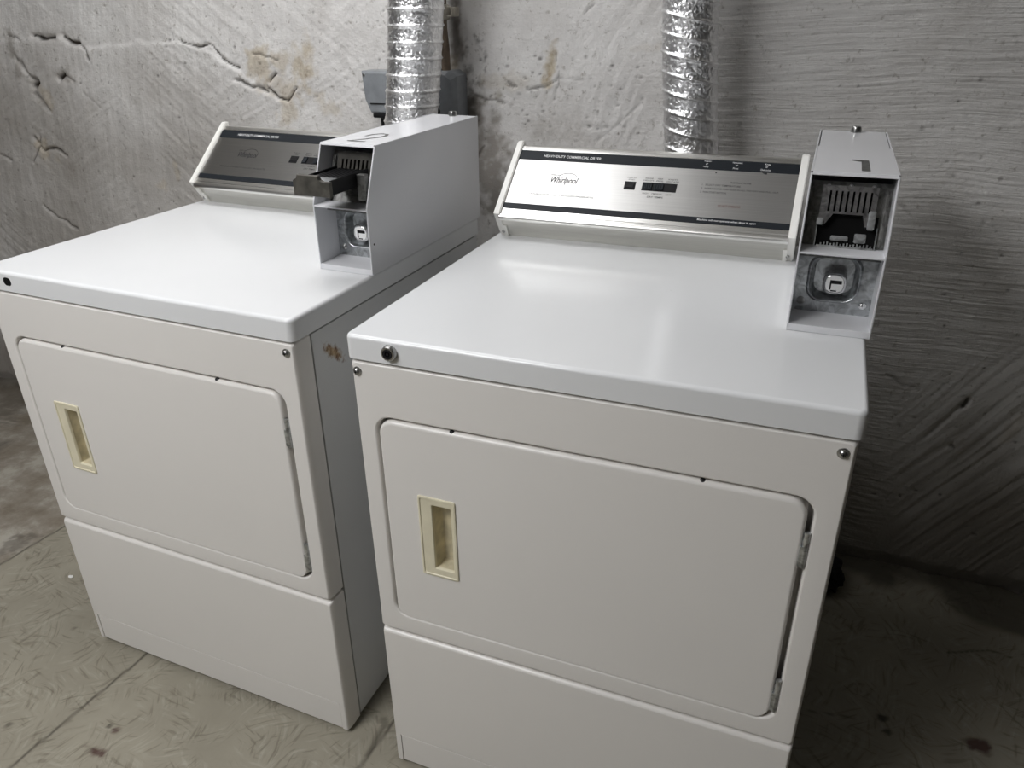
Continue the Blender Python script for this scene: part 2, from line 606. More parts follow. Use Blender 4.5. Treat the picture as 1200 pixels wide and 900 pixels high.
def strip(bm, x0, x1, s0, s1, h0, h1, bev=0.0004):
    t = bmesh.new()
    bmesh.ops.create_cube(t, size=1)
    for v in t.verts:
        v.co = Vector(((x0 + x1) / 2 + v.co.x * (x1 - x0), (s0 + s1) / 2 + v.co.y * (s1 - s0), (h0 + h1) / 2 + v.co.z * (h1 - h0)))
    for v in t.verts:
        v.co = CP(v.co.x, v.co.y, v.co.z)
    if bev:
        bmesh.ops.bevel(t, geom=list(t.edges), offset=bev, segments=1, affect='EDGES')
    merge(bm, t)


def make_console(kind, root):
    X0, X1 = 0.0092, 0.6167
    CT = 0.0142
    a, b = X0 + CT, X1 - CT
    H = -0.0055
    # body
    bm = bmesh.new()
    prof = [(0.612, 0.9735), (0.607, 0.9735), (0.5795, 1.0135), (0.575, 1.0165)]
    lip = [CP(0, s, h) for s, h in ((-0.035, -0.012), (-0.030, -0.0075), (-0.012, -0.0045), (0.012, -0.0030), (0.030, -0.0040), (0.036, -0.0062), (0.046, -0.0062), (0.052, -0.0050), (0.100, -0.0050), (0.1005, H - 0.001), (0.905, H - 0.001), (0.9055, -0.0050), (0.955, -0.0050), (0.972, -0.0062), (0.980, -0.010))]
    prof += [(v.y, v.z) for v in lip]
    prof += [(0.720, 1.146), (0.722, 1.142), (0.722, 0.9735)]
    rings = [[Vector((x, y, z)) for y, z in prof] for x in (a - 0.002, b + 0.002)]
    loft(bm, rings, True, True, True)
    con = obj('control_console', bm, TRIM, root)
    con['label'] = 'brushed steel control console with white end caps'
    # skirt below the lip
    bm = bmesh.new()
    sk = [(0.609, 0.9733), (0.604, 0.9733), (0.5775, 1.0125), (0.585, 1.0125)]
    loft(bm, [[Vector((x, y, z)) for y, z in sk] for x in (a, b)], True, True, True)
    obj('skirt', bm, SKIRT, con)
    bm = bmesh.new()
    strip(bm, a, b, 0.175, 0.775, H - 0.001, H + 0.0006)
    obj('faceplate', bm, STEEL, con)
    for s0, s1 in ((0.105, 0.178), (0.772, 0.900)):
        bm = bmesh.new()
        strip(bm, a, b, s0, s1, H - 0.001, H + 0.0009)
        obj('dark_band', bm, BAND, con)
    # end caps
    for x0, x1 in ((X0, X0 + CT), (X1 - CT, X1)):
        p = [(0.604, 0.9733), (0.600, 0.978), (0.5635, 1.026), (0.562, 1.029), (0.5635, 1.0315), (0.7075, 1.1530), (0.7105, 1.1545), (0.7225, 1.1545), (0.7235, 1.152), (0.7235, 0.9733)]
        t = bmesh.new()
        loft(t, [[Vector((x, y, z)) for y, z in p] for x in (x0, x1)], True, True, True)
        bmesh.ops.bevel(t, geom=[e for e in t.edges if e.calc_length() > 0.0015 and abs(e.verts[0].co.x - e.verts[1].co.x) < 1e-5], offset=0.0018, segments=2, affect='EDGES')
        bm = bmesh.new()
        merge(bm, t)
        inner = x1 if x0 < 0.3 else x0
        sg = 1 if x0 < 0.3 else -1
        # mounting tab at the foot of the cap
        tab = [(0.605, 0.9734), (0.5985, 0.9734), (0.5835, 0.9995), (0.590, 0.9995)]
        loft(bm, [[Vector((x, y, z)) for y, z in tab] for x in (inner - sg * 0.002, inner + sg * 0.006)], True, True, True)
        cp = obj('end_cap', bm, CAP, con)
        bm = bmesh.new()
        lathe(bm, [(0, -0.002), (0.0036, -0.002), (0.0036, 0.0006), (0.0022, 0.0016), (0, 0.0018)], (inner - sg * 0.0035, 0.5925, 0.9845), (0, -0.87, 0.5), 14)
        obj('cap_screw', bm, SCREW, cp)
    # controls
    HF = H + 0.0006
    bm = bmesh.new()
    xs = (0.2700, 0.2930)
    strip(bm, xs[0], xs[1], 0.455, 0.560, HF - 0.0005, HF + 0.0008)
    strip(bm, xs[0] + 0.003, xs[1] - 0.003, 0.475, 0.540, HF, HF + 0.0022, 0.0006)
    obj('start_button', bm, BLACK, con)
    bm = bmesh.new()
    strip(bm, 0.3068, 0.3768, 0.455, 0.562, HF - 0.0005, HF + 0.0008)
    obj('selector_slot', bm, BLACK, con)
    kn = ((0.309, 0.328), (0.331, 0.351)) if kind == 'first' else ((0.309, 0.322), (0.340, 0.352))
    for x0, x1 in kn:
        bm = bmesh.new()
        for k in range(4):
            xx = x0 + (x1 - x0) * k / 4
            strip(bm, xx, xx + (x1 - x0) / 4 - 0.0006, 0.466, 0.551, HF, HF + 0.002 + 0.0006 * k, 0.0004)
        obj('selector_switch', bm, BAND, con)

    def fn(h):
        return lambda x, v: CP(x, v, h)
    g = fn(HF + 0.0004)
    gb = fn(H + 0.0009 + 0.0003)
    def line(txt, x0, x1, s0, s1, f, ink, **kw):
        b_ = bmesh.new()
        put_text(b_, txt, x0, x1, s0, s1, f, **kw)
        return obj('lettering', b_, ink, con, smooth=False)
    line('HEAVY-DUTY COMMERCIAL DRYER', 0.079, 0.2065, 0.818, 0.852, gb, WHITE_INK, bold=0.012)
    for cx, ls in ((0.4265, ('Regular', 'or', 'Heavy')), (0.4845, ('Permanent', 'or', 'Press')), (0.5420, ('Knits', 'or', 'Delicates'))):
        for k, q in enumerate(ls):
            w = 0.0021 * len(q)
            z1 = 0.888 - 0.036 * k
            line(q, cx - w / 2 - 0.001 * k, cx + w / 2 - 0.001 * k, z1 - 0.022, z1, gb, WHITE_INK, bold=0.008)
    line('Machine will not operate when door is open', 0.4305, 0.5405, 0.128, 0.158, gb, WHITE_INK, bold=0.008)
    line('DOUBLE-DURABILITY RUGGED PRODUCTS', 0.0725, 0.2125, 0.306, 0.328, g, GREY_INK)
    line('PUSH TO', 0.2730, 0.2915, 0.602, 0.618, g, GREY_INK)
    line('START', 0.2760, 0.2890, 0.576, 0.592, g, GREY_INK)
    for x0, x1, s1, s2 in ((0.3075, 0.3285, 'REGULAR', 'HEAVY'), (0.3335, 0.3470, 'PERM', 'PRESS'), (0.3540, 0.3790, 'KNITS', 'DELICATES')):
        w = (x1 - x0)
        line(s1, x0 + w * 0.12, x1 - w * 0.12, 0.606, 0.624, g, GREY_INK)
        line(s2, x0, x1, 0.578, 0.596, g, GREY_INK)
    line('HIGH', 0.3110, 0.3225, 0.412, 0.430, g, GREY_INK)
    line('MEDIUM', 0.3300, 0.3500, 0.412, 0.430, g, GREY_INK)
    line('LOW', 0.3580, 0.3690, 0.412, 0.430, g, GREY_INK)
    line('DRY TEMPS', 0.3220, 0.3540, 0.368, 0.390, g, GREY_INK, bold=0.01)
    line('INSTRUCTIONS', 0.4790, 0.5180, 0.612, 0.632, g, GREY_INK, bold=0.01)
    line('1.  SELECT DRY TEMPERATURE.', 0.4250, 0.5000, 0.568, 0.590, g, GREY_INK, bold=0.004)
    line('2.  INSERT COINS, PUSH SLIDE IN ALL THE WAY AND PULL OUT.', 0.4245, 0.5720, 0.522, 0.544, g, GREY_INK, bold=0.004)
    line('3.  PUSH START BUTTON.', 0.4240, 0.4750, 0.476, 0.498, g, GREY_INK, bold=0.004)
    line('DO NOT OVERLOAD', 0.4640, 0.5060, 0.318, 0.342, g, RED_INK)['label'] = 'faint red lettering'
    line('AMERICAN', 0.1075, 0.1280, 0.575, 0.592, g, GREY_INK)
    bm = bmesh.new()
    put_text(bm, 'Whirlpool', 0.1110, 0.1705, 0.455, 0.560, g, shear=0.3, bold=0.014)
    pts = []
    for k in range(25):
        t = k / 24
        ang = math.radians(200 - 330 * t)
        pts.append((0.146 + 0.023 * math.cos(ang), 0.520 + 0.115 * math.sin(ang) * 0.75 + 0.02 * t))
    pts = pts[3:14]
    up = [bm.verts.new(g(p, q + 0.006)) for p, q in pts]
    dn = [bm.verts.new(g(p, q)) for p, q in pts]
    for k in range(len(pts) - 1):
        bm.faces.new((dn[k], dn[k + 1], up[k + 1], up[k]))
    obj('logo', bm, BLACK_INK, con, smooth=False)['label'] = 'small dark script logo'
    if kind == 'first':
        for px, s, r1, r2, sl in ((0.5380, 0.770, 0.006, 0.016, -1.9), (0.4470, 0.735, 0.0016, 0.008, 0)):
            bm = bmesh.new()
            vs = [bm.verts.new(CP(px + math.cos(q / 14 * 2 * math.pi) * r1, s - math.cos(q / 14 * 2 * math.pi) * r1 * (2.6 if sl else 0) + math.sin(q / 14 * 2 * math.pi) * r2, H + 0.0015)) for q in range(14)]
            bm.faces.new(vs)
            obj('scuff_mark', bm, BLACK_INK, con, smooth=False)


# ------------------------------------------------------------------ coin box
BX0, BX1 = 0.6272, 0.7448
BF, BZ0, BZS, BZT, BT, BB = 0.239, 0.9732, 1.0985, 1.2019, 0.282, 0.7165
UT = Vector((0, BT - BF, BZT - BZS)).normalized()      # up the slanted upper front
UN = Vector((0, -(BZT - BZS), BT - BF)).normalized()   # outward


def UP(x, z, d):
    """point on the slanted upper front, d metres behind it"""
    k = (z - BZS) / (BZT - BZS)
    return Vector((x, BF + k * (BT - BF), z)) - UN * d


def ubox(bm, x0, x1, z0, z1, d0, d1, bev=0.0, mi=0):
    t = bmesh.new()
    bmesh.ops.create_cube(t, size=1)
    for v in t.verts:
        x = x0 if v.co.x < 0 else x1
        d = d0 if v.co.y < 0 else d1
        z = z0 if v.co.z < 0 else z1
        v.co = UP(x, z, d)
    if bev:
        bmesh.ops.bevel(t, geom=list(t.edges), offset=bev, segments=2, affect='EDGES')
    merge(bm, t, mi)


def make_coin_box(kind, root):
    th = 0.0028
    bm = bmesh.new()
    prof = [(BF, BZ0), (BF, BZS), (BT, BZT), (BB, BZT), (BB, BZ0)]
    for x0, x1 in ((BX0, BX0 + th), (BX1 - th, BX1)):
        t = bmesh.new()
        loft(t, [[Vector((x, y, z)) for y, z in prof] for x in (x0, x1)], True, True, True)
        bmesh.ops.bevel(t, geom=list(t.edges), offset=0.0007, segments=2, affect='EDGES')
        merge(bm, t)
    a, b = BX0 + th, BX1 - th
    bx(bm, a, b, BT + 0.001, 0.5155, BZT - th, BZT, 0.0005)                 # top, front half
    bx(bm, a + 0.0015, b - 0.0015, 0.5162, BB - 0.001, BZT - th - 0.0006, BZT - 0.0006, 0.0005)   # top, rear lid
    ubox(bm, a - 0.001, b + 0.001, BZT - 0.0042, BZT - 0.0002, 0.0003, 0.003, 0.0005)  # hem below the top
    bx(bm, a, b, BB - th, BB - 0.0005, BZ0, BZT - th, 0.0)                  # back
    bx(bm, a - 0.001, b + 0.001, BF + 0.0003, 0.33, BZ0, BZ0 + 0.011, 0.001)   # bottom tray lip
    bx(bm, a - 0.001, b + 0.001, BF + 0.0005, 0.325, 1.0925, 1.0955, 0.0006)  # dividing shelf
    # a sloping sill between the shelf and the upper plate
    box = obj('coin_box', bm, WHITE_BOX, root, angle=30)
    box['label'] = 'white steel coin meter box on the right rear of the lid'
    # lower back plate with a pressed rounded-square ring and a lock
    py = 0.305
    bm = bmesh.new()
    cx, cz = 0.684, 1.0395
    rings = [[Vector((p, y, q)) for p, q in rr(a, b, BZ0 + 0.011, 1.0925, 0.002)] for y in (py, py + 0.003)]

    def sq(hw, hh, r, y, n=7):
        return [Vector((p, y, q)) for p, q in rr(cx - hw, cx + hw, cz - hh, cz + hh, r, n)]
    hr = [sq(0.0385, 0.0385, 0.023, py), sq(0.037, 0.037, 0.0225, py - 0.003), sq(0.0355, 0.0355, 0.0215, py - 0.0038), sq(0.034, 0.034, 0.0205, py - 0.003),
          sq(0.032, 0.032, 0.019, py + 0.003), sq(0.0305, 0.0305, 0.018, py + 0.014), sq(0.028, 0.028, 0.016, py + 0.018)]
    plate(bm, rings, [(hr, True)], back=False)
    lp = obj('vault_plate', bm, GALV, box, angle=50)
    lp['label'] = 'galvanised plate around the coin vault lock'
    bm = bmesh.new()
    n = 28
    lr = []
    for r, d in ((0.0172, -0.016), (0.0172, 0.004), (0.0160, 0.0065), (0.0135, 0.0078), (0.0128, 0.0070), (0.0, 0.0070)):
        lr.append([Vector((cx + 0.002 + max(r, 1e-5) * math.copysign(abs(math.cos(2 * math.pi * k / n)) ** 0.75, math.cos(2 * math.pi * k / n)), py - d, cz - 0.0065 + max(r, 1e-5) * math.copysign(abs(math.sin(2 * math.pi * k / n)) ** 0.75, math.sin(2 * math.pi * k / n)))) for k in range(n)])
    loft(bm, lr, True, True, False)
    lk = obj('vault_lock', bm, CHROME, lp)
    bm = bmesh.new()
    for x0, x1, z0, z1 in ((-0.0045, 0.010, 0.0005, 0.0062), (-0.0068, -0.0045, -0.009, 0.0062), (-0.0045, 0.004, -0.0115, -0.0095)):
        bx(bm, cx + 0.002 + x0, cx + 0.002 + x1, py - 0.0076, py - 0.006, cz - 0.0065 + z0, cz - 0.0065 + z1, 0.0003)
    obj('key_slot', bm, BLACK, lp, smooth=False)
    for x, m, r in ((0.6415, SCREW, 0.0062), (0.7305, CHROME, 0.0058)):
        bm = bmesh.new()
        lathe(bm, [(0, -0.001), (r, -0.001), (r, 0.0006), (r * 0.7, 0.0026), (r * 0.3, 0.0034), (0, 0.0035)], (x, py, 1.0005), (0, -1, 0), 16)
        obj('plate_screw', bm, m, lp)
    # upper compartment: mounting plate and coin slide
    D = 0.043
    bm = bmesh.new()
    ubox(bm, a, b, 1.0955, BZT - 0.003, D, D + 0.003)
    mp = obj('slide_plate', bm, GALV_DULL, box)
    mp['label'] = 'metal plate carrying the coin slide'
    for x, z in ((0.655, 1.1925), (0.6855, 1.1935), (0.716, 1.1935)):
        bm = bmesh.new()
        o = UP(x, z, D)
        lathe(bm, [(0, -0.001), (0.003, -0.001), (0.003, 0.0008), (0.0014, 0.002), (0, 0.002)], o, UN, 12)
        obj('rivet', bm, CHROME, mp)
    for x in ((0.6355, 0.735) if kind == 'first' else (0.6365,)):
        bm = bmesh.new()
        ubox(bm, x - 0.003, x + 0.003, 1.112, 1.190, D - 0.008, D, 0.002)
        obj('guide_rail', bm, GALV_DULL, mp)
    if kind == 'first':
        # slide pushed home: slotted plate above a black mouth
        bm = bmesh.new()
        x0, x1, z0, z1 = 0.6475, 0.7225, 1.137, 1.1905
        outer = [(x0, z0), (x0, z1), (x1, z1), (x1, z0), (x1 - 0.012, z0 + 0.001), (x1 - 0.016, z0 + 0.016), (x0 + 0.019, z0 + 0.016), (x0 + 0.009, z0 + 0.001)]
        rings = [[UP(p, q, d) for p, q in outer] for d in (D - 0.016, D)]
        holes = []
        ns = 8
        for k in range(ns):
            hx = 0.6575 + 0.00785 * k
            lp_ = [(hx, 1.1560), (hx, 1.1835), (hx + 0.0028, 1.1835), (hx + 0.0028, 1.1560)]
            holes.append(([[UP(p, q, d) for p, q in lp_] for d in (D - 0.016, D - 0.002)], False))
        plate(bm, rings, holes, back=False)
        sl = obj('coin_slide', bm, SLIDE, box, angle=25)
        sl['label'] = 'coin slide pushed in, eight vertical coin slots'
        bm = bmesh.new()
        ubox(bm, 0.651, 0.719, 1.1535, 1.1855, D - 0.004, D - 0.001)
        obj('slot_backing', bm, MOUTH, box, smooth=False)
        bm = bmesh.new()
        ubox(bm, 0.6475, 0.7285, 1.1035, 1.1535, D - 0.004, D + 0.001)
        obj('slide_mouth', bm, MOUTH, box, smooth=False)['label'] = 'black opening below the coin slots'
        bm = bmesh.new()
        for (p0, p1, q0, q1) in ((0.6465, 0.7295, 1.1025, 1.1040), (0.6465, 0.6480, 1.1025, 1.139), (0.728, 0.7295, 1.1025, 1.139)):
            ubox(bm, p0, p1, q0, q1, D - 0.009, D, 0.0003)
        for k in range(16):
            xx = 0.655 + 0.0045 * k
            ubox(bm, xx, xx + 0.002, 1.1120, 1.1145 + 0.0008 * (k % 3), D - 0.008, D - 0.003)
        ubox(bm, 0.650, 0.727, 1.1085, 1.1118, D - 0.008, D - 0.003, 0.0004)
        ubox(bm, 0.668, 0.692, 1.1190, 1.1255, D - 0.0065, D - 0.003, 0.001)
        ubox(bm, 0.700, 0.716, 1.1175, 1.1300, D - 0.0065, D - 0.003, 0.001)
        obj('coin_rack', bm, GALV, box)['label'] = 'toothed metal rack inside the opening'
        for xa, xb, za, zb in ((0.714, 0.7235, 1.134, 1.159), (0.6455, 0.655, 1.137, 1.146)):
            bm = bmesh.new()
            ubox(bm, xa, xb, za, zb, D - 0.020, D - 0.012, 0.0012)
            obj('slide_ear', bm, GALV, box)
    else:
        # slide pulled out towards the front: black tray with a bronze face
        bm = bmesh.new()
        x0, x1, z0, z1 = 0.6475, 0.7215, 1.137, 1.1945
        outer = [(x0, z0), (x0, z1), (x1, z1), (x1, z0)]
        rings = [[UP(p, q, d) for p, q in outer] for d in (D - 0.010, D)]
        holes = []
        for k in range(7):
            hx = 0.6570 + 0.0088 * k
            lp_ = [(hx, 1.1510), (hx, 1.1830), (hx + 0.0042, 1.1830), (hx + 0.0042, 1.1510)]
            holes.append(([[UP(p, q, d) for p, q in lp_] for d in (D - 0.010, D - 0.001)], False))
        plate(bm, rings, holes, back=False)
        obj('slot_plate', bm, plain('dull_dark_plate', (0.055, 0.052, 0.045), 0.85, var=0.3, vscale=60), box, angle=25)['label'] = 'dark plate with vertical coin slots behind the open slide'
        bm = bmesh.new()
        ubox(bm, 0.651, 0.719, 1.1490, 1.1850, D - 0.003, D - 0.001)
        obj('slot_backing', bm, MOUTH, box, smooth=False)
        bm = bmesh.new()
        Y0, Y1 = 0.171, 0.292
        zt = 1.1575
        # body of the tray: floor, sides, grooved top
        bx(bm, 0.6500, 0.7205, Y0 + 0.002, Y1, 1.1335, zt - 0.006, 0.0008)
        bx(bm, 0.6500, 0.6530, Y0 + 0.002, Y1, 1.1335, zt + 0.0015, 0.0006)
        bx(bm, 0.7175, 0.7205, Y0 + 0.002, Y1, 1.1335, zt + 0.0015, 0.0006)
        for k in range(8):
            xx = 0.6565 + 0.0075 * k
            bx(bm, xx, xx + 0.005, Y0 + 0.035, Y1, zt - 0.007, zt - 0.0015, 0.0004)
        sl = obj('coin_slide', bm, BLACK, box)
        sl['label'] = 'coin slide pulled out, dark metal tray'
        bm = bmesh.new()
        front = [(0.6475, 1.1315), (0.6475, 1.1570), (0.6510, 1.1572), (0.6560, 1.1600), (0.6565, 1.1665), (0.6990, 1.1665), (0.7010, 1.1590), (0.7070, 1.1562), (0.7225, 1.1575), (0.7225, 1.1315)]
        t = bmesh.new()
        loft(t, [[Vector((p, y, q)) for p, q in front] for y in (Y0 - 0.006, Y0 + 0.003)], True, True, True)
        bmesh.ops.bevel(t, geom=[e for e in t.edges if abs(e.verts[0].co.y - e.verts[1].co.y) < 1e-6], offset=0.0008, segments=1, affect='EDGES')
        merge(bm, t)
        obj('slide_face', bm, BRONZE, box)['label'] = 'worn bronze coloured front of the slide'
        bm = bmesh.new()
        bx(bm, 0.6560, 0.7150, Y0 + 0.004, Y0 + 0.034, zt - 0.007, zt - 0.0005, 0.001)
        obj('slide_bar', bm, GALV, box)
        bm = bmesh.new()
        bx(bm, 0.721, 0.7385, 0.250, 0.262, 1.1100, 1.1560, 0.001)
        obj('guide_bracket', bm, GALV_DULL, box)
    # key lock on the top, marker numeral
    bm = bmesh.new()
    lathe(bm, [(0, -0.002), (0.0095, -0.002), (0.0095, 0.002), (0.0085, 0.0085), (0.0075, 0.0098), (0.0052, 0.0098), (0.005, 0.008), (0, 0.008)], (0.690, 0.700, BZT), (0, 0, 1), 24)
    obj('lid_key_lock', bm, SCREW, box)
    bm = bmesh.new()
    zt = BZT + 0.0003
    fnz = lambda x, y: Vector((x, y, zt))
    if kind == 'first':
        for quad in (((0.6945, 0.303), (0.7065, 0.303), (0.7060, 0.393), (0.6955, 0.393)), ((0.6830, 0.385), (0.6960, 0.378), (0.6960, 0.393), (0.6820, 0.393))):
            bm.faces.new([bm.verts.new(fnz(*q)) for q in quad])
    else:
        path = [(0.668, 0.372), (0.672, 0.395), (0.683, 0.408), (0.697, 0.404), (0.704, 0.388), (0.702, 0.370), (0.690, 0.345), (0.678, 0.325), (0.668, 0.313), (0.685, 0.312), (0.703, 0.314)]
        hw = 0.0034
        for (xa, ya), (xb, yb) in zip(path[:-1], path[1:]):
            d = Vector((xb - xa, yb - ya)).normalized()
            nx, ny = -d.y * hw, d.x * hw
            e = d * 0.001
            bm.faces.new([bm.verts.new(fnz(*q)) for q in ((xa + nx - e.x, ya + ny - e.y), (xb + nx + e.x, yb + ny + e.y), (xb - nx + e.x, yb - ny + e.y), (xa - nx - e.x, ya - ny - e.y))])
    obj('numeral', bm, MARK_INK, box, smooth=False)['label'] = 'hand-marked numeral ' + ('1' if kind == 'first' else '2')
    if kind == 'second':
        bm = bmesh.new()
        lathe(bm, [(0, 0), (0.002, 0), (0.002, 0.0003), (0, 0.0003)], (BX1, 0.252, 1.030), (1, 0, 0), 12)
        obj('side_hole', bm, BLACK, box)
    for x in (BX0 + 0.0015, BX1 - 0.0015) if kind == 'first' else (BX1 - 0.0015,):
        bm = bmesh.new()
        lathe(bm, [(0, -0.0005), (0.0016, -0.0005), (0.0016, 0.0004), (0, 0.0006)], (x, BT + 0.0004, BZT - 0.001), (0, -0.7, 0.7), 8)
        obj('corner_gap', bm, BLACK, box)


make_dryer('first', (0, 0, 0), (0, 0, 0), 'right-hand white coin dryer marked 1, coin slide pushed in, steel lock on lid', (0, 0, 0, 0))
make_dryer('second', (-0.86672, 0.03201, 0.00756), (0, 0.01071, -0.01672), 'left-hand white coin dryer marked 2, coin slide pulled out, rust on side', (-0.0075, 0.0002, -0.0075, 0.0002))


# ------------------------------------------------------------------ numpy noise
_rng = np.random.RandomState(3)
_perm = np.concatenate([_rng.permutation(512)] * 3)
_ang = _rng.rand(512) * 2 * np.pi
_gx, _gy = np.cos(_ang), np.sin(_ang)


def perlin(x, y):
    xi = np.floor(x).astype(int); yi = np.floor(y).astype(int)
    xf = x - xi; yf = y - yi
    u = xf ** 3 * (xf * (xf * 6 - 15) + 10); v = yf ** 3 * (yf * (yf * 6 - 15) + 10)

    def g(ix, iy, dx, dy):
        h = _perm[(_perm[ix % 512] + iy) % 512]
        return _gx[h] * dx + _gy[h] * dy
    n00 = g(xi, yi, xf, yf); n10 = g(xi + 1, yi, xf - 1, yf)
    n01 = g(xi, yi + 1, xf, yf - 1); n11 = g(xi + 1, yi + 1, xf - 1, yf - 1)
    return (n00 * (1 - u) + n10 * u) * (1 - v) + (n01 * (1 - u) + n11 * u) * v * 1.0


def fbm(x, y, o=4, ox=0.0):
    s = 0; a = 1.0
    for k in range(o):
        s = s + a * perlin(x * 2 ** k + 17.3 * k + ox, y * 2 ** k + 5.1 * k + ox * 0.7)
        a *= 0.5
    return s


def sstep(a, b, x):
    t = np.clip((x - a) / (b - a), 0, 1)
    return t * t * (3 - 2 * t)


def seg_dist(px, pz, pts):
    """distance to a polyline"""
    best = np.full(px.shape, 1e9)
    for (ax, az), (bx_, bz) in zip(pts[:-1], pts[1:]):
        dx, dz = bx_ - ax, bz - az
        L2 = dx * dx + dz * dz + 1e-12
        t = np.clip(((px - ax) * dx + (pz - az) * dz) / L2, 0, 1)
        d = np.hypot(px - ax - t * dx, pz - az - t * dz)
        best = np.minimum(best, d)
    return best


def grid_mesh(name, P, mat, attr=None, flip=False):
    """P: (ny, nx, 3)"""
    ny, nx = P.shape[:2]
    me = bpy.data.meshes.new(name)
    me.vertices.add(ny * nx)
    me.vertices.foreach_set('co', P.reshape(-1).astype(np.float32))
    idx = np.arange(ny * nx).reshape(ny, nx)
    q = np.stack([idx[:-1, :-1], idx[:-1, 1:], idx[1:, 1:], idx[1:, :-1]], -1).reshape(-1, 4)
    if flip:
        q = q[:, ::-1]
    nq = len(q)
    me.loops.add(nq * 4)
    me.loops.foreach_set('vertex_index', q.reshape(-1).astype(np.int32))
    me.polygons.add(nq)
    me.polygons.foreach_set('loop_start', np.arange(0, nq * 4, 4, dtype=np.int32))
    me.polygons.foreach_set('use_smooth', np.ones(nq, dtype=bool))
    me.update(calc_edges=True)
    if attr is not None:
        ca = me.color_attributes.new('marks', 'FLOAT_COLOR', 'POINT')
        ca.data.foreach_set('color', attr.reshape(-1).astype(np.float32))
    o = bpy.data.objects.new(name, me)
    COL.objects.link(o)
    me.materials.append(mat)
    return o


# ------------------------------------------------------------------ back wall
def wall_mat():
    m, nt, b = new_mat('old_limewashed_plaster')
    tc = nd(nt, 'ShaderNodeTexCoord')
    at = nd(nt, 'ShaderNodeVertexColor', layer_name='marks')
    sp = nd(nt, 'ShaderNodeSeparateColor')
    nt.links.new(at.outputs['Color'], sp.inputs[0])
    n1 = nd(nt, 'ShaderNodeTexNoise', Scale=5.0, Detail=8.0, Roughness=0.65)
    nt.links.new(tc.outputs['Object'], n1.inputs['Vector'])
    base = ramp(nt, n1.outputs['Fac'], [(0.28, (0.57, 0.55, 0.525)), (0.5, (0.68, 0.665, 0.645)), (0.72, (0.77, 0.76, 0.74))])
    # fine dark specks
    n3 = nd(nt, 'ShaderNodeTexNoise', Scale=60.0, Detail=6.0, Roughness=0.7)
    nt.links.new(tc.outputs['Object'], n3.inputs['Vector'])
    spk = ramp(nt, n3.outputs['Fac'], [(0.30, (0.55, 0.53, 0.50)), (0.42, (1, 1, 1))])
    mu = nd(nt, 'ShaderNodeMix', data_type='RGBA', blend_type='MULTIPLY')
    mu.inputs[0].default_value = 1.0
    nt.links.new(base.outputs[0], mu.inputs[6])
    nt.links.new(spk.outputs[0], mu.inputs[7])

    def over(prev, fac, col):
        x = nd(nt, 'ShaderNodeMix', data_type='RGBA')
        nt.links.new(fac, x.inputs[0])
        nt.links.new(prev, x.inputs[6])
        if isinstance(col, tuple):
            x.inputs[7].default_value = (*col, 1)
        else:
            nt.links.new(col, x.inputs[7])
        return x.outputs[2]
    c = over(mu.outputs[2], sp.outputs[2], (0.27, 0.245, 0.215))
    stain = ramp(nt, n3.outputs['Fac'], [(0.3, (0.34, 0.26, 0.17)), (0.65, (0.58, 0.52, 0.40))])
    c = over(c, sp.outputs[0], stain.outputs[0])
    c = over(c, sp.outputs[1], (0.035, 0.028, 0.022))
    nt.links.new(c, b.inputs['Base Color'])
    b.inputs['Roughness'].default_value = 0.85
    b.inputs['Specular IOR Level'].default_value = 0.25
    n2 = nd(nt, 'ShaderNodeTexNoise', Scale=130.0, Detail=5.0, Roughness=0.6)
    nt.links.new(tc.outputs['Object'], n2.inputs['Vector'])
    bp = nd(nt, 'ShaderNodeBump', Strength=0.55, Distance=0.004)
    nt.links.new(n2.outputs['Fac'], bp.inputs['Height'])
    wp = nd(nt, 'ShaderNodeTexNoise', Scale=2.2, Detail=2.0)
    nt.links.new(tc.outputs['Object'], wp.inputs['Vector'])
    mxv = nd(nt, 'ShaderNodeMix', data_type='VECTOR')
    mxv.inputs[0].default_value = 0.045
    nt.links.new(tc.outputs['Object'], mxv.inputs[4])
    nt.links.new(wp.outputs['Color'], mxv.inputs[5])
    mp = nd(nt, 'ShaderNodeMapping')
    mp.inputs['Rotation'].default_value = (0, math.radians(4.0), 0)
    mp.inputs['Scale'].default_value = (4.0, 4.0, 95.0)
    nt.links.new(mxv.outputs[1], mp.inputs['Vector'])
    cb = nd(nt, 'ShaderNodeTexNoise', Scale=1.0, Detail=3.0, Roughness=0.6)
    nt.links.new(mp.outputs[0], cb.inputs['Vector'])
    b2 = nd(nt, 'ShaderNodeBump', Distance=0.006)
    sg = nd(nt, 'ShaderNodeMath', operation='MULTIPLY')
    sg.inputs[1].default_value = 0.85
    nt.links.new(at.outputs['Alpha'], sg.inputs[0])
    nt.links.new(sg.outputs[0], b2.inputs['Strength'])
    nt.links.new(cb.outputs['Fac'], b2.inputs['Height'])
    nt.links.new(bp.outputs['Normal'], b2.inputs['Normal'])
    nt.links.new(b2.outputs['Normal'], b.inputs['Normal'])
    return m


RX0, RX1, RY0, RH = -3.3, 2.3, -2.7, 2.40
xs = np.concatenate([np.arange(RX0, -2.5, 0.03), np.arange(-2.5, 1.62, 0.0038), np.arange(1.62, RX1 + 0.03, 0.03)])
zs = np.concatenate([np.arange(-0.02, 1.56, 0.0038), np.arange(1.56, RH + 0.06, 0.04)])
X, Z = np.meshgrid(xs, zs)


def rot(x, z, deg):
    a = math.radians(deg)
    return x * math.cos(a) + z * math.sin(a), -x * math.sin(a) + z * math.cos(a)


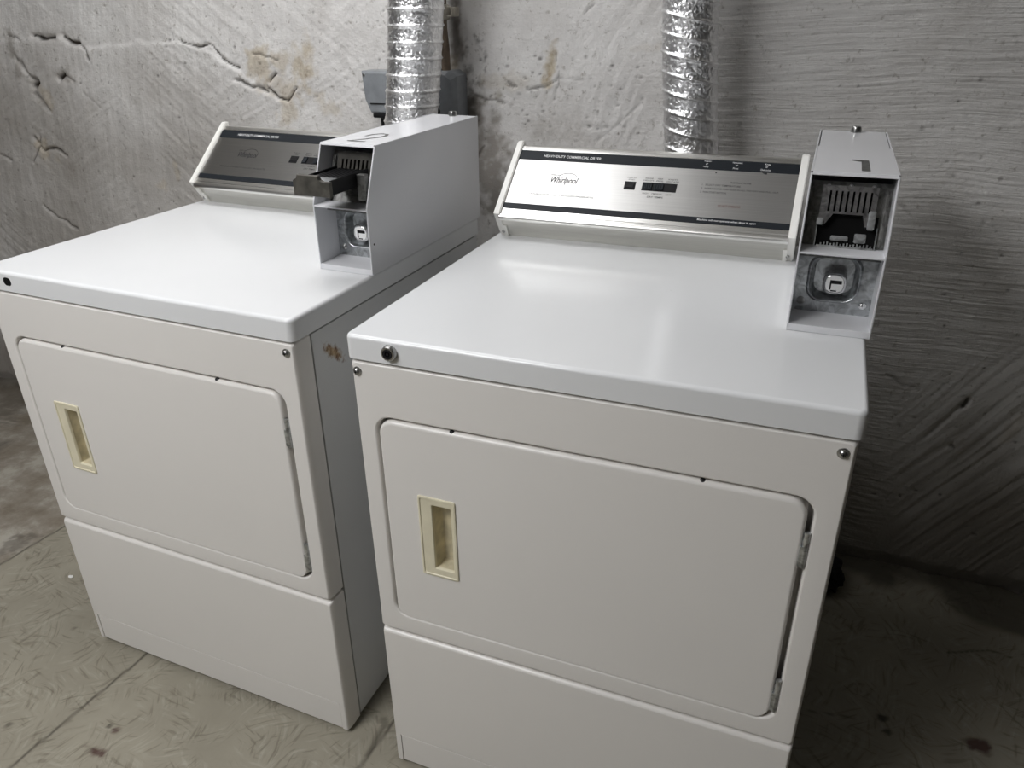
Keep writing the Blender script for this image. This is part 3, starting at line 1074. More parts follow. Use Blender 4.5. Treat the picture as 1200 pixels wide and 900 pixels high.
def strokes(x, z, deg, fl, fw, seed):
    u, v = rot(x, z, deg)
    w = 0.02 * perlin(x * 3 + seed, z * 3)
    n = perlin(u * fl + seed, (v + w) * fw + seed * 1.7)
    n2 = perlin(u * fl * 2.3 + seed + 9, (v + w) * fw * 2.1 + seed)
    return np.tanh(2.2 * n) + 0.55 * np.tanh(2.5 * n2)


right = sstep(0.18, 0.42, X + 0.10 * perlin(X * 4, Z * 4))
left = 1 - sstep(-0.75, -0.35, X + 0.12 * perlin(X * 3 + 5, Z * 3))
mid = np.clip(1 - right - left, 0, 1)
disp = 0.009 * fbm(X * 1.3, Z * 1.3, 3) + 0.007 * left * fbm(X * 3.2 + 3, Z * 3.2, 4) + (0.0028 - 0.0018 * right) * fbm(X * 6, Z * 6, 5, 3.0) + 0.0006 * fbm(X * 40, Z * 40, 3, 9.0)
# combed trowel ridges on the right
lower = sstep(0.80, 0.55, Z + 0.55 * (X - 1.05) * -1 + 0.05 * perlin(X * 6, Z * 6)) if False else 1 - sstep(0.50, 0.72, Z - 0.35 * np.clip(X - 1.0, -0.3, 0.5) + 0.06 * perlin(X * 5, Z * 5))
diag = lower * sstep(0.86, 1.0, X + 0.05 * perlin(X * 5 + 2, Z * 5))
warpa = 0.035 * np.sin((X - 0.4) * 3.0)
hs = strokes(X, Z - warpa, 3.5, 2.2, 58, 1.0)
ds = strokes(X, Z, 56, 2.4, 56, 4.0)
vs_ = strokes(X, Z, -14, 2.4, 56, 7.0)
disp += right * (0.0008 * hs * (1 - lower) + 0.0014 * ds * diag + 0.0014 * vs_ * lower * (1 - diag))
# small trowel flicks on the left and middle
disp += left * (0.0012 * strokes(X, Z, 28, 5, 46, 11.0) * sstep(-0.1, 0.3, perlin(X * 2.2 + 8, Z * 2.2)) + 0.0013 * strokes(X, Z, -38, 5, 42, 13.0) * sstep(-0.1, 0.3, perlin(X * 2.2 - 3, Z * 2.2 + 4)) + 0.0011 * strokes(X, Z, 80, 4, 34, 15.0))
disp += mid * (0.0009 * strokes(X, Z, 62, 4, 40, 17.0) + 0.0010 * fbm(X * 18, Z * 18, 3))
# vertical comb patch beside the right duct
pa = on_wall(715, 130)
vp = np.exp(-(((X - pa[0]) / 0.07) ** 2 + ((Z - pa[1]) / 0.09) ** 2))
disp += vp * 0.0010 * strokes(X, Z, 84, 3, 60, 21.0)

crack = np.zeros_like(X)
stain_m = np.zeros_like(X)
dirt_shade = np.zeros_like(X)
wob = 0.009 * fbm(X * 20, Z * 20, 5, 2.0)


def add_crack(px, width=0.003, depth=0.010, strength=1.0, step=0.0):
    global disp
    pts = [on_wall(u, v) for u, v in px]
    d = seg_dist(X + wob, Z + wob * 0.8, pts)
    var = 0.55 + 0.9 * np.clip(fbm(X * 22, Z * 22, 2, 6.0) + 0.3, 0, 1)
    m = np.clip(1.5 - d / (0.80 * width * var), 0, 1)
    np.maximum(crack, np.clip(m * strength, 0, 1), out=crack)
    disp = disp - 0.55 * depth * np.exp(-(d / (width * 1.15)) ** 2) * np.clip(0.2 + var, 0, 1) * min(1.0, strength + 0.25)
    # the plaster lifts slightly along one lip of the crack
    disp = disp + 0.0009 * np.exp(-((d - width * 4) / (width * 3)) ** 2) * strength


# ledge: the lower plaster stands a little proud of the upper on the left
lx = [on_wall(u, v) for u, v in ((-60, 44), (0, 46), (40, 43), (85, 43), (98, 56), (160, 48), (215, 48), (250, 60), (275, 78), (300, 100), (330, 118))]
lxx = np.array([p[0] for p in lx]); lzz = np.array([p[1] for p in lx])
edge = np.interp(X, lxx, lzz) + 0.010 * fbm(X * 9, Z * 9, 3)
below = 1 - sstep(-0.012, 0.004, Z - edge)
lm = 1 - sstep(-0.93, -0.80, X)
disp += 0.0045 * below * lm
below_soft = 1 - sstep(-0.30, 0.06, Z - edge + 0.10 * fbm(X * 3, Z * 3, 3, 5.0))
dirt_shade += 0.85 * below_soft * (1 - sstep(-1.35, -0.65, X)) * np.clip(0.62 + 0.55 * fbm(X * 2.4, Z * 2.4, 4, 1.0), 0, 1)  # dirtier plaster below the ledge, with the fall of light painted in

add_crack([(38, 43), (64, 44)], 0.007, 0.024)
add_crack([(74, 43), (92, 50)], 0.008, 0.024)
add_crack([(92, 50), (102, 62), (106, 70)], 0.003, 0.012, 0.7)
add_crack([(8, 42), (24, 46)], 0.003, 0.01, 0.6)
add_crack([(213, 47), (232, 55), (246, 52), (262, 70), (280, 80)], 0.003, 0.012)
add_crack([(277, 93), (295, 101), (313, 108)], 0.004, 0.018, 0.7)
add_crack([(315, 96), (318, 91), (322, 87)], 0.0035, 0.015)
add_crack([(313, 103), (325, 113), (336, 118), (341, 113), (347, 103)], 0.0035, 0.018)
add_crack([(297, 62), (312, 68), (325, 70)], 0.003, 0.012, 0.5)
add_crack([(41, 162), (52, 176), (64, 174), (78, 182)], 0.005, 0.02, 0.75)
add_crack([(48, 160), (46, 172), (40, 190)], 0.004, 0.015, 0.55)
add_crack([(52, 240), (62, 250), (76, 259), (90, 268)], 0.004, 0.018, 0.75)
add_crack([(20, 68), (28, 80), (42, 96)], 0.008, 0.022, 0.5)
add_crack([(71, 92), (76, 86)], 0.009, 0.034)
add_crack([(76, 86), (90, 96)], 0.003, 0.010, 0.4)
add_crack([(40, 101), (44, 95)], 0.009, 0.030)
add_crack([(40, 108), (52, 122), (58, 130)], 0.009, 0.022, 0.35)
add_crack([(0, 182), (14, 186)], 0.005, 0.015, 0.5)
add_crack([(100, 108), (118, 128)], 0.003, 0.012, 0.15)
add_crack([(216, 128), (224, 155), (229, 180)], 0.002, 0.006, 0.25)
add_crack([(145, 168), (152, 176)], 0.002, 0.006, 0.3)
add_crack([(620, 105), (640, 101), (652, 95)], 0.0022, 0.007, 0.6)
add_crack([(652, 92), (680, 94)], 0.002, 0.005, 0.3)
add_crack([(653, 60), (654, 92), (652, 115)], 0.002, 0.006, 0.35)
add_crack([(555, 112), (575, 117), (590, 123)], 0.003, 0.008, 0.4)
add_crack([(595, 96), (600, 103)], 0.003, 0.008, 0.6)
add_crack([(688, 14), (691, 9), (697, 5)], 0.0022, 0.005, 0.5)
add_crack([(558, 185), (566, 172)], 0.005, 0.008, 0.5)
add_crack([(700, 165), (725, 145), (752, 120)], 0.003, 0.007, 0.2)
add_crack([(1128, 478), (1134, 468)], 0.005, 0.014, 0.8)
add_crack([(1085, 512), (1110, 490), (1128, 474)], 0.006, 0.010, 0.2)
add_crack([(1052, 240), (1068, 252)], 0.003, 0.007, 0.3)
add_crack([(1040, 440), (1075, 458)], 0.003, 0.007, 0.4)
for u, v in ((1053, 498), (1070, 489), (1115, 522), (1118, 524), (1188, 520), (1022, 580), (1054, 581), (1072, 575), (1101, 580), (1139, 627), (1173, 300), (1152, 262), (690, 147), (700, 150), (585, 122), (601, 102), (612, 93)):
    add_crack([(u, v), (u + 2, v + 1)], 0.0035, 0.005, 0.6)


def add_stain(u, v, rx, rz, amt, which, sk=0.0, ns=1.0):
    x0, z0 = on_wall(u, v)
    q = np.hypot((X - x0 - sk * (Z - z0)) / rx, (Z - z0) / rz)
    n = 0.7 * fbm(X * 13, Z * 13, 4, 8.0 + u * 0.01) + 0.7 * fbm(X * 34, Z * 34, 4, 3.0 + u * 0.01)
    m = np.clip((1.0 - q + 1.0 * ns * n) * 1.6, 0, 1) * amt
    np.maximum(which, m, out=which)


add_stain(305, 80, 0.055, 0.075, 0.65, stain_m)
add_stain(355, 88, 0.045, 0.085, 0.75, stain_m)
add_stain(322, 72, 0.09, 0.03, 0.55, stain_m)
add_stain(328, 100, 0.07, 0.05, 0.35, stain_m)
add_stain(335, 118, 0.04, 0.09, 0.55, stain_m)
add_stain(300, 64, 0.05, 0.04, 0.7, stain_m)
add_stain(358, 78, 0.04, 0.08, 0.45, stain_m)
add_stain(392, 128, 0.05, 0.03, 0.4, stain_m)
add_stain(645, 82, 0.022, 0.055, 0.9, stain_m, 0.2)
add_stain(642, 98, 0.02, 0.02, 0.8, stain_m)
add_stain(590, 95, 0.09, 0.03, 0.25, stain_m)
add_stain(52, 175, 0.05, 0.06, 0.5, stain_m)
add_stain(55, 115, 0.035, 0.05, 0.45, stain_m)
add_stain(190, 218, 0.04, 0.02, 0.4, stain_m)
add_stain(210, 200, 0.015, 0.04, 0.4, stain_m)
add_stain(535, 45, 0.018, 0.12, 0.8, dirt_shade)
add_stain(548, 115, 0.030, 0.085, 0.62, crack)
add_stain(556, 130, 0.05, 0.09, 0.85, dirt_shade)
add_stain(529, 40, 0.022, 0.13, 0.55, crack)
add_stain(530, 78, 0.025, 0.03, 0.6, stain_m)
add_stain(572, 190, 0.09, 0.16, 0.8, dirt_shade)
add_stain(650, 150, 0.08, 0.04, 0.35, dirt_shade)
add_stain(20, 75, 0.04, 0.10, 0.65, dirt_shade)
add_stain(45, 110, 0.06, 0.06, 0.6, dirt_shade)
add_stain(80, 90, 0.06, 0.03, 0.6, dirt_shade)
add_stain(1190, 500, 0.03, 0.06, 0.3, stain_m)
add_stain(775, 55, 0.06, 0.012, 0.2, stain_m)
# wall colour turns darker and browner towards the floor
dirt_shade = np.maximum(dirt_shade, np.clip(0.85 * (1 - sstep(0.10, 0.62, Z + 0.25 * fbm(X * 3, Z * 3, 4, 4.0))), 0, 1))
dirt_shade = np.maximum(dirt_shade, 0.03 * right)
# the stretch beside the left duct: pitted oval
px0 = on_wall(556, 70)
ring = np.abs(np.hypot((X - px0[0]) / 0.030, (Z - px0[1]) / 0.050) - 1)
rm = np.clip(1 - ring / 0.35, 0, 1) * np.clip(fbm(X * 60, Z * 60, 2) * 2.5, 0, 1)
crack = np.maximum(crack, 0.8 * rm)
for (u0, v0, u1, v1, cnt) in ((500, 60, 760, 200, 120), (200, 0, 450, 120, 60), (0, 40, 230, 290, 110), (960, 0, 1200, 560, 60)):
    for k in range(cnt):
        u, v = random.uniform(u0, u1), random.uniform(v0, v1)
        x0, z0 = on_wall(u, v)
        r = random.uniform(0.002, 0.0045)
        ix = np.searchsorted(xs, x0); iz = np.searchsorted(zs, z0)
        sl = (slice(max(iz - 4, 0), iz + 5), slice(max(ix - 4, 0), ix + 5))
        d = np.hypot((X[sl] - x0) / random.uniform(0.7, 1.8), Z[sl] - z0)
        mm = np.clip(1.2 - d / r, 0, 1) * random.uniform(0.3, 0.8)
        crack[sl] = np.maximum(crack[sl], mm)
        disp[sl] -= 0.003 * mm
attr = np.stack([np.clip(stain_m, 0, 1), np.clip(crack, 0, 1), np.clip(dirt_shade, 0, 1), np.clip(right * (1 - diag) + 0.15, 0, 1)], -1)
# the wall foot is uneven and its plaster breaks away just above the floor
foot = 1 - sstep(0.0, 0.05, Z + 0.02 * fbm(X * 8, Z * 8, 2))
disp -= 0.012 * foot
disp = np.clip(disp, -0.05, 0.035)
P = np.stack([X, WALL_Y - disp, Z], -1)
struct(grid_mesh('wall_back', P, wall_mat(), attr, flip=False))


# ------------------------------------------------------------------ floor
def floor_mat():
    m, nt, b = new_mat('worn_strand_board_floor')
    tc = nd(nt, 'ShaderNodeTexCoord')
    at = nd(nt, 'ShaderNodeVertexColor', layer_name='marks')
    sp = nd(nt, 'ShaderNodeSeparateColor')
    nt.links.new(at.outputs['Color'], sp.inputs[0])
    n1 = nd(nt, 'ShaderNodeTexNoise', Scale=3.5, Detail=6.0, Roughness=0.6)
    nt.links.new(tc.outputs['Object'], n1.inputs['Vector'])
    base = ramp(nt, n1.outputs['Fac'], [(0.3, (0.255, 0.235, 0.185)), (0.7, (0.345, 0.32, 0.255))])
    cur = base.outputs[0]
    hsum = None
    # several crossing families of thin strands
    for k, (deg, seed) in enumerate(((12, 0.0), (58, 3.1), (104, 6.2), (147, 9.7))):
        mp = nd(nt, 'ShaderNodeMapping')
        mp.inputs['Rotation'].default_value = (0, 0, math.radians(deg))
        mp.inputs['Location'].default_value = (seed, seed * 0.7, 0)
        nt.links.new(tc.outputs['Object'], mp.inputs['Vector'])
        wn = nd(nt, 'ShaderNodeTexNoise', Scale=4.0, Detail=2.0)
        nt.links.new(mp.outputs[0], wn.inputs['Vector'])
        wa = nd(nt, 'ShaderNodeMix', data_type='VECTOR')
        wa.inputs[0].default_value = 0.10
        nt.links.new(mp.outputs[0], wa.inputs[4])
        nt.links.new(wn.outputs['Color'], wa.inputs[5])
        m2 = nd(nt, 'ShaderNodeMapping')
        m2.inputs['Scale'].default_value = (15, 120, 1)
        nt.links.new(wa.outputs[1], m2.inputs['Vector'])
        nz = nd(nt, 'ShaderNodeTexNoise', Scale=1.0, Detail=2.0, Roughness=0.5)
        nt.links.new(m2.outputs[0], nz.inputs['Vector'])
        dk = ramp(nt, nz.outputs['Fac'], [(0.57, (0, 0, 0)), (0.66, (1, 1, 1))])
        # where this family shows
        mk = nd(nt, 'ShaderNodeTexNoise', Scale=11.0, Detail=1.0)
        mv = nd(nt, 'ShaderNodeMapping')
        mv.inputs['Location'].default_value = (seed * 5 + 2, seed, 0)
        nt.links.new(tc.outputs['Object'], mv.inputs['Vector'])
        nt.links.new(mv.outputs[0], mk.inputs['Vector'])
        mr = ramp(nt, mk.outputs['Fac'], [(0.48, (0, 0, 0)), (0.58, (1, 1, 1))])
        mm = nd(nt, 'ShaderNodeMath', operation='MULTIPLY')
        nt.links.new(dk.outputs[0], mm.inputs[0])
        nt.links.new(mr.outputs[0], mm.inputs[1])
        sc = nd(nt, 'ShaderNodeMath', operation='MULTIPLY')
        sc.inputs[1].default_value = 0.45
        nt.links.new(mm.outputs[0], sc.inputs[0])
        mx = nd(nt, 'ShaderNodeMix', data_type='RGBA')
        nt.links.new(sc.outputs[0], mx.inputs[0])
        nt.links.new(cur, mx.inputs[6])
        mx.inputs[7].default_value = (0.12, 0.105, 0.075, 1)
        cur = mx.outputs[2]
        lt = ramp(nt, nz.outputs['Fac'], [(0.33, (1, 1, 1)), (0.42, (0, 0, 0))])
        ml = nd(nt, 'ShaderNodeMath', operation='MULTIPLY')
        nt.links.new(lt.outputs[0], ml.inputs[0])
        nt.links.new(mr.outputs[0], ml.inputs[1])
        s2 = nd(nt, 'ShaderNodeMath', operation='MULTIPLY')
        s2.inputs[1].default_value = 0.28
        nt.links.new(ml.outputs[0], s2.inputs[0])
        mx = nd(nt, 'ShaderNodeMix', data_type='RGBA')
        nt.links.new(s2.outputs[0], mx.inputs[0])
        nt.links.new(cur, mx.inputs[6])
        mx.inputs[7].default_value = (0.44, 0.42, 0.35, 1)
        cur = mx.outputs[2]
    n3 = nd(nt, 'ShaderNodeTexNoise', Scale=45.0, Detail=6.0, Roughness=0.7)
    nt.links.new(tc.outputs['Object'], n3.inputs['Vector'])

    def over(prev, fac, col):
        x = nd(nt, 'ShaderNodeMix', data_type='RGBA')
        nt.links.new(fac, x.inputs[0])
        nt.links.new(prev, x.inputs[6])
        if isinstance(col, tuple):
            x.inputs[7].default_value = (*col, 1)
        else:
            nt.links.new(col, x.inputs[7])
        return x.outputs[2]
    n4 = nd(nt, 'ShaderNodeTexNoise', Scale=7.0, Detail=10.0, Roughness=0.68)
    nt.links.new(tc.outputs['Object'], n4.inputs['Vector'])
    conc = ramp(nt, n4.outputs['Fac'], [(0.36, (0.20, 0.17, 0.13)), (0.5, (0.285, 0.255, 0.21)), (0.62, (0.42, 0.395, 0.34))])
    cur = over(cur, sp.outputs[2], conc.outputs[0])
    cur = over(cur, sp.outputs[0], (0.065, 0.028, 0.024))
    cur = over(cur, sp.outputs[1], (0.05, 0.042, 0.032))
    nt.links.new(cur, b.inputs['Base Color'])
    b.inputs['Roughness'].default_value = 0.55
    b.inputs['Specular IOR Level'].default_value = 0.3
    bp = nd(nt, 'ShaderNodeBump', Strength=0.25, Distance=0.002)
    nt.links.new(n3.outputs['Fac'], bp.inputs['Height'])
    nt.links.new(bp.outputs['Normal'], b.inputs['Normal'])
    return m


fx = np.concatenate([np.arange(RX0, -1.9, 0.04), np.arange(-1.9, 1.5, 0.006), np.arange(1.5, RX1 + 0.04, 0.04)])
fy = np.concatenate([np.arange(RY0, -0.45, 0.05), np.arange(-0.45, WALL_Y + 0.06, 0.006)])
X, Y = np.meshgrid(fx, fy)
disp = 0.0012 * fbm(X * 4, Y * 4, 3)
seam = np.zeros_like(X); red = np.zeros_like(X); conc = np.zeros_like(X)
fw = 0.006 * fbm(X * 12, Y * 12, 3, 1.0)


def fline(p, q, w, s):
    d = seg_dist(X + fw * 0.6, Y + fw * 0.6, [p, q])
    np.maximum(seam, np.clip(1.2 - d / w, 0, 1) * s, out=seam)


slope = 0.08
for k in range(-1, 5):
    x0 = -1.40 + 0.668 * k
    fline((x0 - 0.9 * slope, -0.9), (x0 + 1.1 * slope, 1.1), 0.0045, 0.85)
for k in range(4):
    y0 = -0.62 + 0.9 * k
    fline((-1.4, y0 + 0.11), (2.0, y0 - 0.16), 0.004, 0.5)
bo = on_floor(36, 632)
eg = -1.405 + slope * Y + 0.5 * fw
conc = (1 - sstep(-0.004, 0.004, X - eg)) * 1.0
cl = np.clip(0.6 + 1.2 * fbm(X * 6, Y * 6, 4, 2.0), 0, 1)


def fspot(u, v, rx, ry, amt, which, n_=1.0):
    x0, y0 = on_floor(u, v)
    q = np.hypot((X - x0) / rx, (Y - y0) / ry)
    n = fbm(X * 40, Y * 40, 3, u * 0.01)
    np.maximum(which, np.clip((1 - q + 0.9 * n_ * n) * 2, 0, 1) * amt, out=which)


fspot(114, 880, 0.030, 0.014, 0.9, red)
fspot(136, 856, 0.012, 0.010, 0.8, red)
fspot(128, 850, 0.010, 0.005, 0.8, seam)
fspot(10, 849, 0.010, 0.012, 0.6, seam)
fspot(1145, 872, 0.030, 0.022, 0.9, red)
fspot(1034, 841, 0.012, 0.016, 0.9, seam)
fspot(1042, 858, 0.012, 0.010, 0.8, seam)
fspot(20, 636, 0.05, 0.06, 0.5, seam)
fspot(5, 470, 0.25, 0.25, 0.45, seam)
fspot(452, 846, 0.018, 0.018, 0.5, seam)
fspot(88, 735, 0.006, 0.010, 0.5, seam)
fspot(105, 700, 0.004, 0.010, 0.5, seam)
for (pl, w, s) in (([(1005, 842), (945, 832)], 0.003, 0.6), ([(1110, 764), (1160, 762), (1185, 770)], 0.003, 0.7), ([(450, 850), (430, 885)], 0.007, 0.6)):
    pts = [on_floor(*q) for q in pl]
    for p, q in zip(pts[:-1], pts[1:]):
        fline(p, q, w, s)
# rubble and grime in the angle with the wall
gr = 1 - sstep(0.03, 0.12, WALL_Y - Y + 0.12 * fbm(X * 6, Y * 6, 3) - 0.14 * sstep(1.05, 1.4, X))
seam = np.maximum(seam, 0.7 * gr)
disp += 0.012 * gr * np.clip(0.5 + fbm(X * 14, Y * 14, 3), 0, 1.2) * sstep(0.9, 1.0, Y)
attr = np.stack([np.clip(red, 0, 1), np.clip(seam, 0, 1), np.clip(conc, 0, 1), np.ones_like(X)], -1)
disp = np.where((X > -0.95) & (X < 0.8) & (Y > -0.03) & (Y < 0.8), -0.001, disp - 0.001)
P = np.stack([X, Y, disp], -1)
struct(grid_mesh('floor', P, floor_mat(), attr))

# ------------------------------------------------------------------ rest of the room
CEIL = plain('dull_ceiling_boards', (0.58, 0.57, 0.555), 0.9, var=0.06, vscale=3, bump=0.3, bscale=60)
SIDE = plain('bounce_cutting_black', (0.03, 0.029, 0.028), 0.9, var=0.15, vscale=4, bump=0.5, bscale=40)  # unseen walls kept near black to cut the bounce light
bm = bmesh.new(); bx(bm, RX0 - 0.1, RX1 + 0.1, RY0 - 0.1, WALL_Y + 0.1, RH, RH + 0.08)
struct(obj('ceiling', bm, CEIL, smooth=False))
bm = bmesh.new(); bx(bm, RX0 - 0.1, RX0, RY0 - 0.1, WALL_Y + 0.06, -0.02, RH)
struct(obj('wall_left', bm, SIDE, smooth=False))
bm = bmesh.new(); bx(bm, RX1, RX1 + 0.1, RY0 - 0.1, WALL_Y + 0.06, -0.02, RH)
struct(obj('wall_right', bm, SIDE, smooth=False))
bm = bmesh.new(); bx(bm, RX0, RX1, RY0 - 0.1, RY0, -0.02, RH)
struct(obj('wall_front', bm, SIDE, smooth=False))


# ------------------------------------------------------------------ foil ducts
def duct(name, cx_bot, cx_top, cy, r, pitch, tilt, label, seed):
    zb, zt = 0.20, RH - 0.004
    nth = 180
    zz = np.arange(zb, zt, 0.0024)
    TH = np.pi / 2 + np.linspace(0, 2 * np.pi, nth, endpoint=False)
    T, Zz = np.meshgrid(TH, zz)
    ph = (Zz + tilt * T / (2 * np.pi) * pitch + (0.5 * r * 0.18 * np.cos(T) if tilt else 0.0)) / pitch
    fr = ph - np.floor(ph)
    ridge = np.exp(-((np.minimum(fr, 1 - fr)) / 0.065) ** 2)
    sag = np.sin(np.pi * fr) ** 0.6
    cxs, sns = np.cos(T), np.sin(T)
    U = r * T
    # crumpled foil: creases at several sizes, each facet tilted its own way
    cr = 0.0040 * np.abs(perlin(U * 95 + seed, Zz * 95)) + 0.0028 * np.abs(perlin(U * 150 - seed, Zz * 150 + 4)) + 0.0016 * perlin(U * 40 + Zz * 25, Zz * 60 + seed)
    rad = r + 0.0027 * ridge - 0.0006 * sag - cr * sag ** 0.5 * (1 - 0.8 * ridge)
    k = (Zz - 1.18) / (1.44 - 1.18)
    cx = cx_bot + (cx_top - cx_bot) * np.clip(k, -2.5, 2.5) + 0.004 * np.sin(Zz * 9 + seed)
    P = np.stack([cx + rad * np.cos(T), cy + rad * np.sin(T), Zz], -1)
    P = np.concatenate([P, P[:, :1]], 1)
    o = grid_mesh(name, P, FOIL)
    # elbow from the foot of the hose into the back of the dryer
    return tag(o, label, 'duct', 'foil exhaust ducts rising behind the dryers')


duct('exhaust_duct', -0.325, -0.295, 0.842, 0.066, 0.0355, 0, 'silver foil dryer duct rising behind coin box 2, in front of grey electrical boxes', 2.0)
duct('exhaust_duct', 0.354, 0.335, 0.885, 0.0595, 0.0385, 1, 'silver foil dryer duct rising behind the right dryer console against bare plaster', 5.0)
for o, cxb, cy, r in ((bpy.data.objects['exhaust_duct'], -0.41, 0.842, 0.064), (bpy.data.objects['exhaust_duct.001'], 0.40, 0.885, 0.058)):
    me = o.data
    zmin = min(v.co.z for v in me.vertices)
    foot = [v.co.copy() for v in me.vertices if v.co.z < zmin + 1e-4]
    fx_ = (min(v.x for v in foot) + max(v.x for v in foot)) / 2
    ytgt = 0.7165 if o.name.endswith('001') else 0.752
    bm = bmesh.new()
    pts = []
    for i in range(9):
        a = math.pi / 2 * i / 8
        rad_ = cy - ytgt - 0.02
        pts.append((fx_, cy - rad_ * (1 - math.cos(a)), 0.205 - rad_ * math.sin(a)))
    pts.append((fx_, ytgt, pts[-1][2]))
    tube(bm, pts, r, 40)
    e = obj('elbow', bm, FOIL, o)

# ------------------------------------------------------------------ electrical boxes and conduit on the wall
root = empty('outlet_box', (-0.486, 1.03, 1.222))
tag(root, 'grey electrical box on the wall showing left of the left foil duct, cord below', 'electrical box')
bm = bmesh.new()
rings = []
shape = [(-0.056, 0.052), (0.056, 0.052), (0.056, -0.030), (0.040, -0.054), (-0.036, -0.054), (-0.051, -0.020)]
for ins, y in ((0.006, -0.058), (0.002, -0.056), (0.0, -0.052), (0.0, 0.0)):
    rings.append([Vector((x * (1 - ins / 0.05), y, z * (1 - ins / 0.05))) for x, z in shape])
loft(bm, rings, True, True, True)
obj('housing', bm, BOXGREY, root, angle=25)
bm = bmesh.new()
lathe(bm, [(0, 0), (0.004, 0), (0.004, 0.002), (0, 0.003)], (-0.046, -0.057, 0.042), (0, -1, 0), 12)
obj('cover_screw', bm, SCREW, root)
bm = bmesh.new()
bx(bm, -0.034, 0.030, -0.0605, -0.052, -0.031, -0.028, 0.0008)
bx(bm, -0.028, 0.030, -0.062, -0.020, -0.066, -0.053, 0.004)
tube(bm, [(-0.006, -0.042, -0.06), (-0.006, -0.042, -0.10), (-0.004, -0.06, -0.30), (0.01, -0.09, -0.60), (0.03, -0.10, -0.80)], 0.008, 10)
obj('power_cord', bm, BLACK, root)

root = empty('junction_box', (-0.316, 1.03, 1.225))
tag(root, 'dark grey metal junction box on the wall right of the left foil duct', 'electrical box')
bm = bmesh.new()
rings = []
shape = [(-0.060, 0.052), (0.040, 0.052), (0.058, 0.040), (0.058, -0.066), (-0.060, -0.066)]
for ins, y in ((0.012, -0.072), (0.004, -0.064), (0.0, -0.058), (0.0, 0.0)):
    rings.append([Vector((x - math.copysign(ins, x), y, z - math.copysign(ins * 0.8, z))) for x, z in shape])
loft(bm, rings, True, True, True)
obj('housing', bm, BOXGREY, root, angle=25)
for za, zb in ((0.020, 0.034), (-0.052, -0.040)):
    bm = bmesh.new()
    bx(bm, 0.004, 0.012, -0.0735, -0.070, za, zb, 0.001)
    obj('cover_clip', bm, BLACK, root)
bm = bmesh.new()
lathe(bm, [(0, 0), (0.0075, 0), (0.0075, 0.002), (0.004, 0.004), (0, 0.004)], (0.010, -0.045, 0.0515), (0, -0.2, 1), 14)
obj('knockout', bm, BLACK, root)
bm = bmesh.new()
root = empty('conduit', (-0.300, 0.990, 1.275))
tag(root, 'dirty brown conduit running up the wall from the junction box', 'pipe')
tube(bm, [(0.004, 0, 0.0), (0.003, 0.002, 0.05), (-0.002, 0.004, 0.10), (0.0, 0.002, 0.16), (0.002, 0, 0.4), (0, 0, 0.8), (0, 0, RH - 1.275)], 0.0115, 14)
obj('pipe', bm, BROWN, root)
bm = bmesh.new()
lathe(bm, [(0.012, 0.118), (0.017, 0.120), (0.0185, 0.128), (0.0185, 0.146), (0.017, 0.152), (0.012, 0.154)], (0, 0.003, 0), (0, 0, 1), 20)
bx(bm, -0.010, 0.034, 0.006, 0.03, 0.126, 0.148, 0.003)
tube(bm, [(0.014, -0.004, 0.128), (0.026, -0.004, 0.128), (0.030, -0.004, 0.138), (0.026, -0.004, 0.148), (0.016, -0.004, 0.148)], 0.0025, 8)
obj('pipe_strap', bm, plain('dirty_pale_strap', (0.42, 0.39, 0.33), 0.6, 0.2, var=0.3, vscale=40), root)

# ------------------------------------------------------------------ odds and ends on the floor
def lump(name, loc, size, mat, label, cat, seed, sub=4, amp=0.35):
    bm = bmesh.new()
    bmesh.ops.create_icosphere(bm, subdivisions=sub, radius=1)
    co = np.array([v.co for v in bm.verts])
    n = fbm(co[:, 0] * 1.6 + seed, co[:, 1] * 1.6 + co[:, 2] * 1.3, 4, seed)
    for v, k in zip(bm.verts, n):
        c = v.co * (1 + amp * k)
        v.co = Vector((c.x * size[0], c.y * size[1], max(c.z, -0.75) * size[2]))
    zm = min(v.co.z for v in bm.verts)
    for v in bm.verts:
        v.co.z -= zm
    o = obj(name, bm, mat)
    o.location = loc
    return tag(o, label, cat)


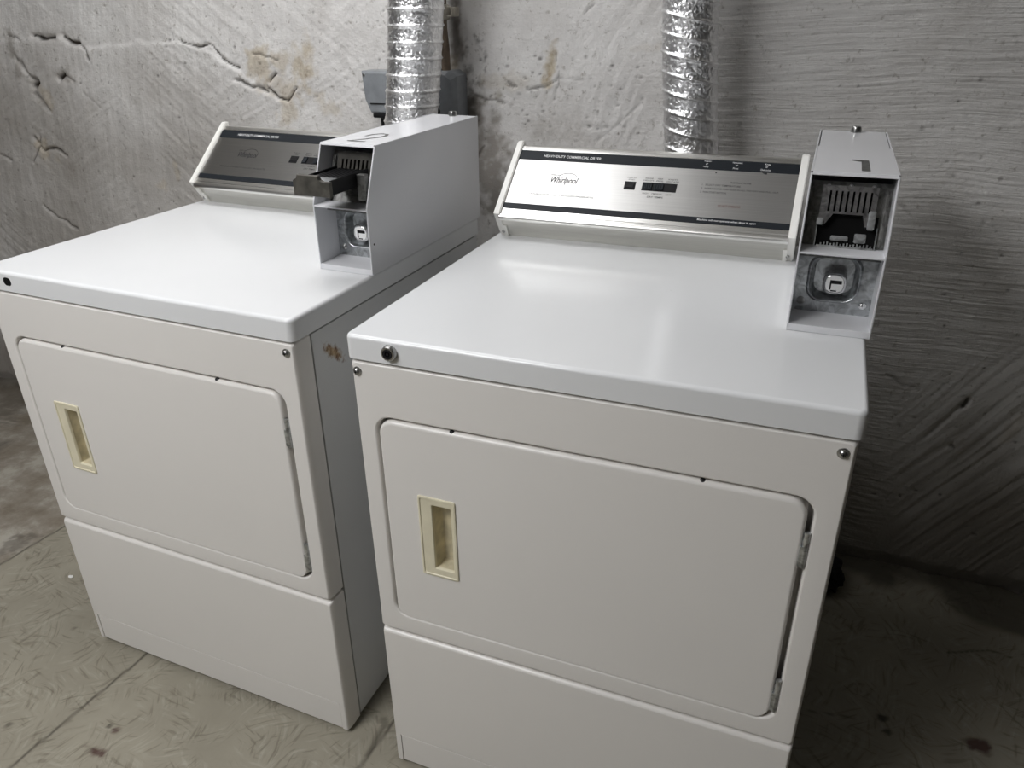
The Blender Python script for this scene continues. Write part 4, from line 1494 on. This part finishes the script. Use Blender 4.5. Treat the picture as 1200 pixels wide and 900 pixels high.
lump('rag', (0.822, 0.905, 0.0), (0.045, 0.065, 0.045), plain('black_cloth', (0.008, 0.008, 0.009), 0.95), 'black crumpled rag on the floor behind the right dryer by the wall', 'rag', 3.0)
c = on_floor(83, 676)
lump('paint_chip', (c[0], c[1], 0.0), (0.0075, 0.0055, 0.0018), plain('white_paint_flake', (0.80, 0.79, 0.76), 0.7), 'tiny white paint chip on the floor left of the left dryer', 'chip', 6.0, 3)

# ------------------------------------------------------------------ ceiling lights
def lamp_mat(name, strength):
    m, nt, b = new_mat(name)
    b.inputs['Base Color'].default_value = (0.9, 0.9, 0.88, 1)
    b.inputs['Emission Color'].default_value = (0.985, 0.985, 1.0, 1)
    b.inputs['Emission Strength'].default_value = strength
    return m


def ceiling_light(x, y, lx_, ly_, strength, label):
    root = empty('ceiling_light', (x, y, RH))
    tag(root, label, 'lamp', 'ceiling lights of the laundry room')
    bm = bmesh.new()
    bx(bm, -lx_ / 2 - 0.015, lx_ / 2 + 0.015, -ly_ / 2 - 0.015, ly_ / 2 + 0.015, -0.035, 0.0, 0.004)
    obj('housing', bm, CAP, root)
    bm = bmesh.new()
    rings = []
    for ins, z in ((0, -0.034), (0.0, -0.060), (0.010, -0.075), (0.03, -0.080)):
        rings.append([Vector((a, b, z)) for a, b in rr(-lx_ / 2 + ins, lx_ / 2 - ins, -ly_ / 2 + ins, ly_ / 2 - ins, 0.012)])
    loft(bm, rings, True, False, True)
    obj('diffuser', bm, lamp_mat('lit_diffuser', strength), root)
    return root


ceiling_light(-0.58, 0.30, 1.02, 0.70, 6.0, 'lit ceiling light nearest the back wall, above the gap between the dryers')
ceiling_light(-0.72, -1.50, 0.95, 1.20, 14.2, 'lit ceiling light towards the front left of the room')

w = bpy.data.worlds.new('world')
SC.world = w
w.use_nodes = True
w.node_tree.nodes['Background'].inputs[0].default_value = (0.02, 0.02, 0.02, 1)
w.node_tree.nodes['Background'].inputs[1].default_value = 0.3

SC.view_settings.view_transform = 'Standard'
SC.view_settings.look = 'None'
SC.view_settings.gamma = 1.0
SC.view_settings.use_curve_mapping = False
SC.view_settings.exposure = 0.0
SC.cycles.max_bounces = 8
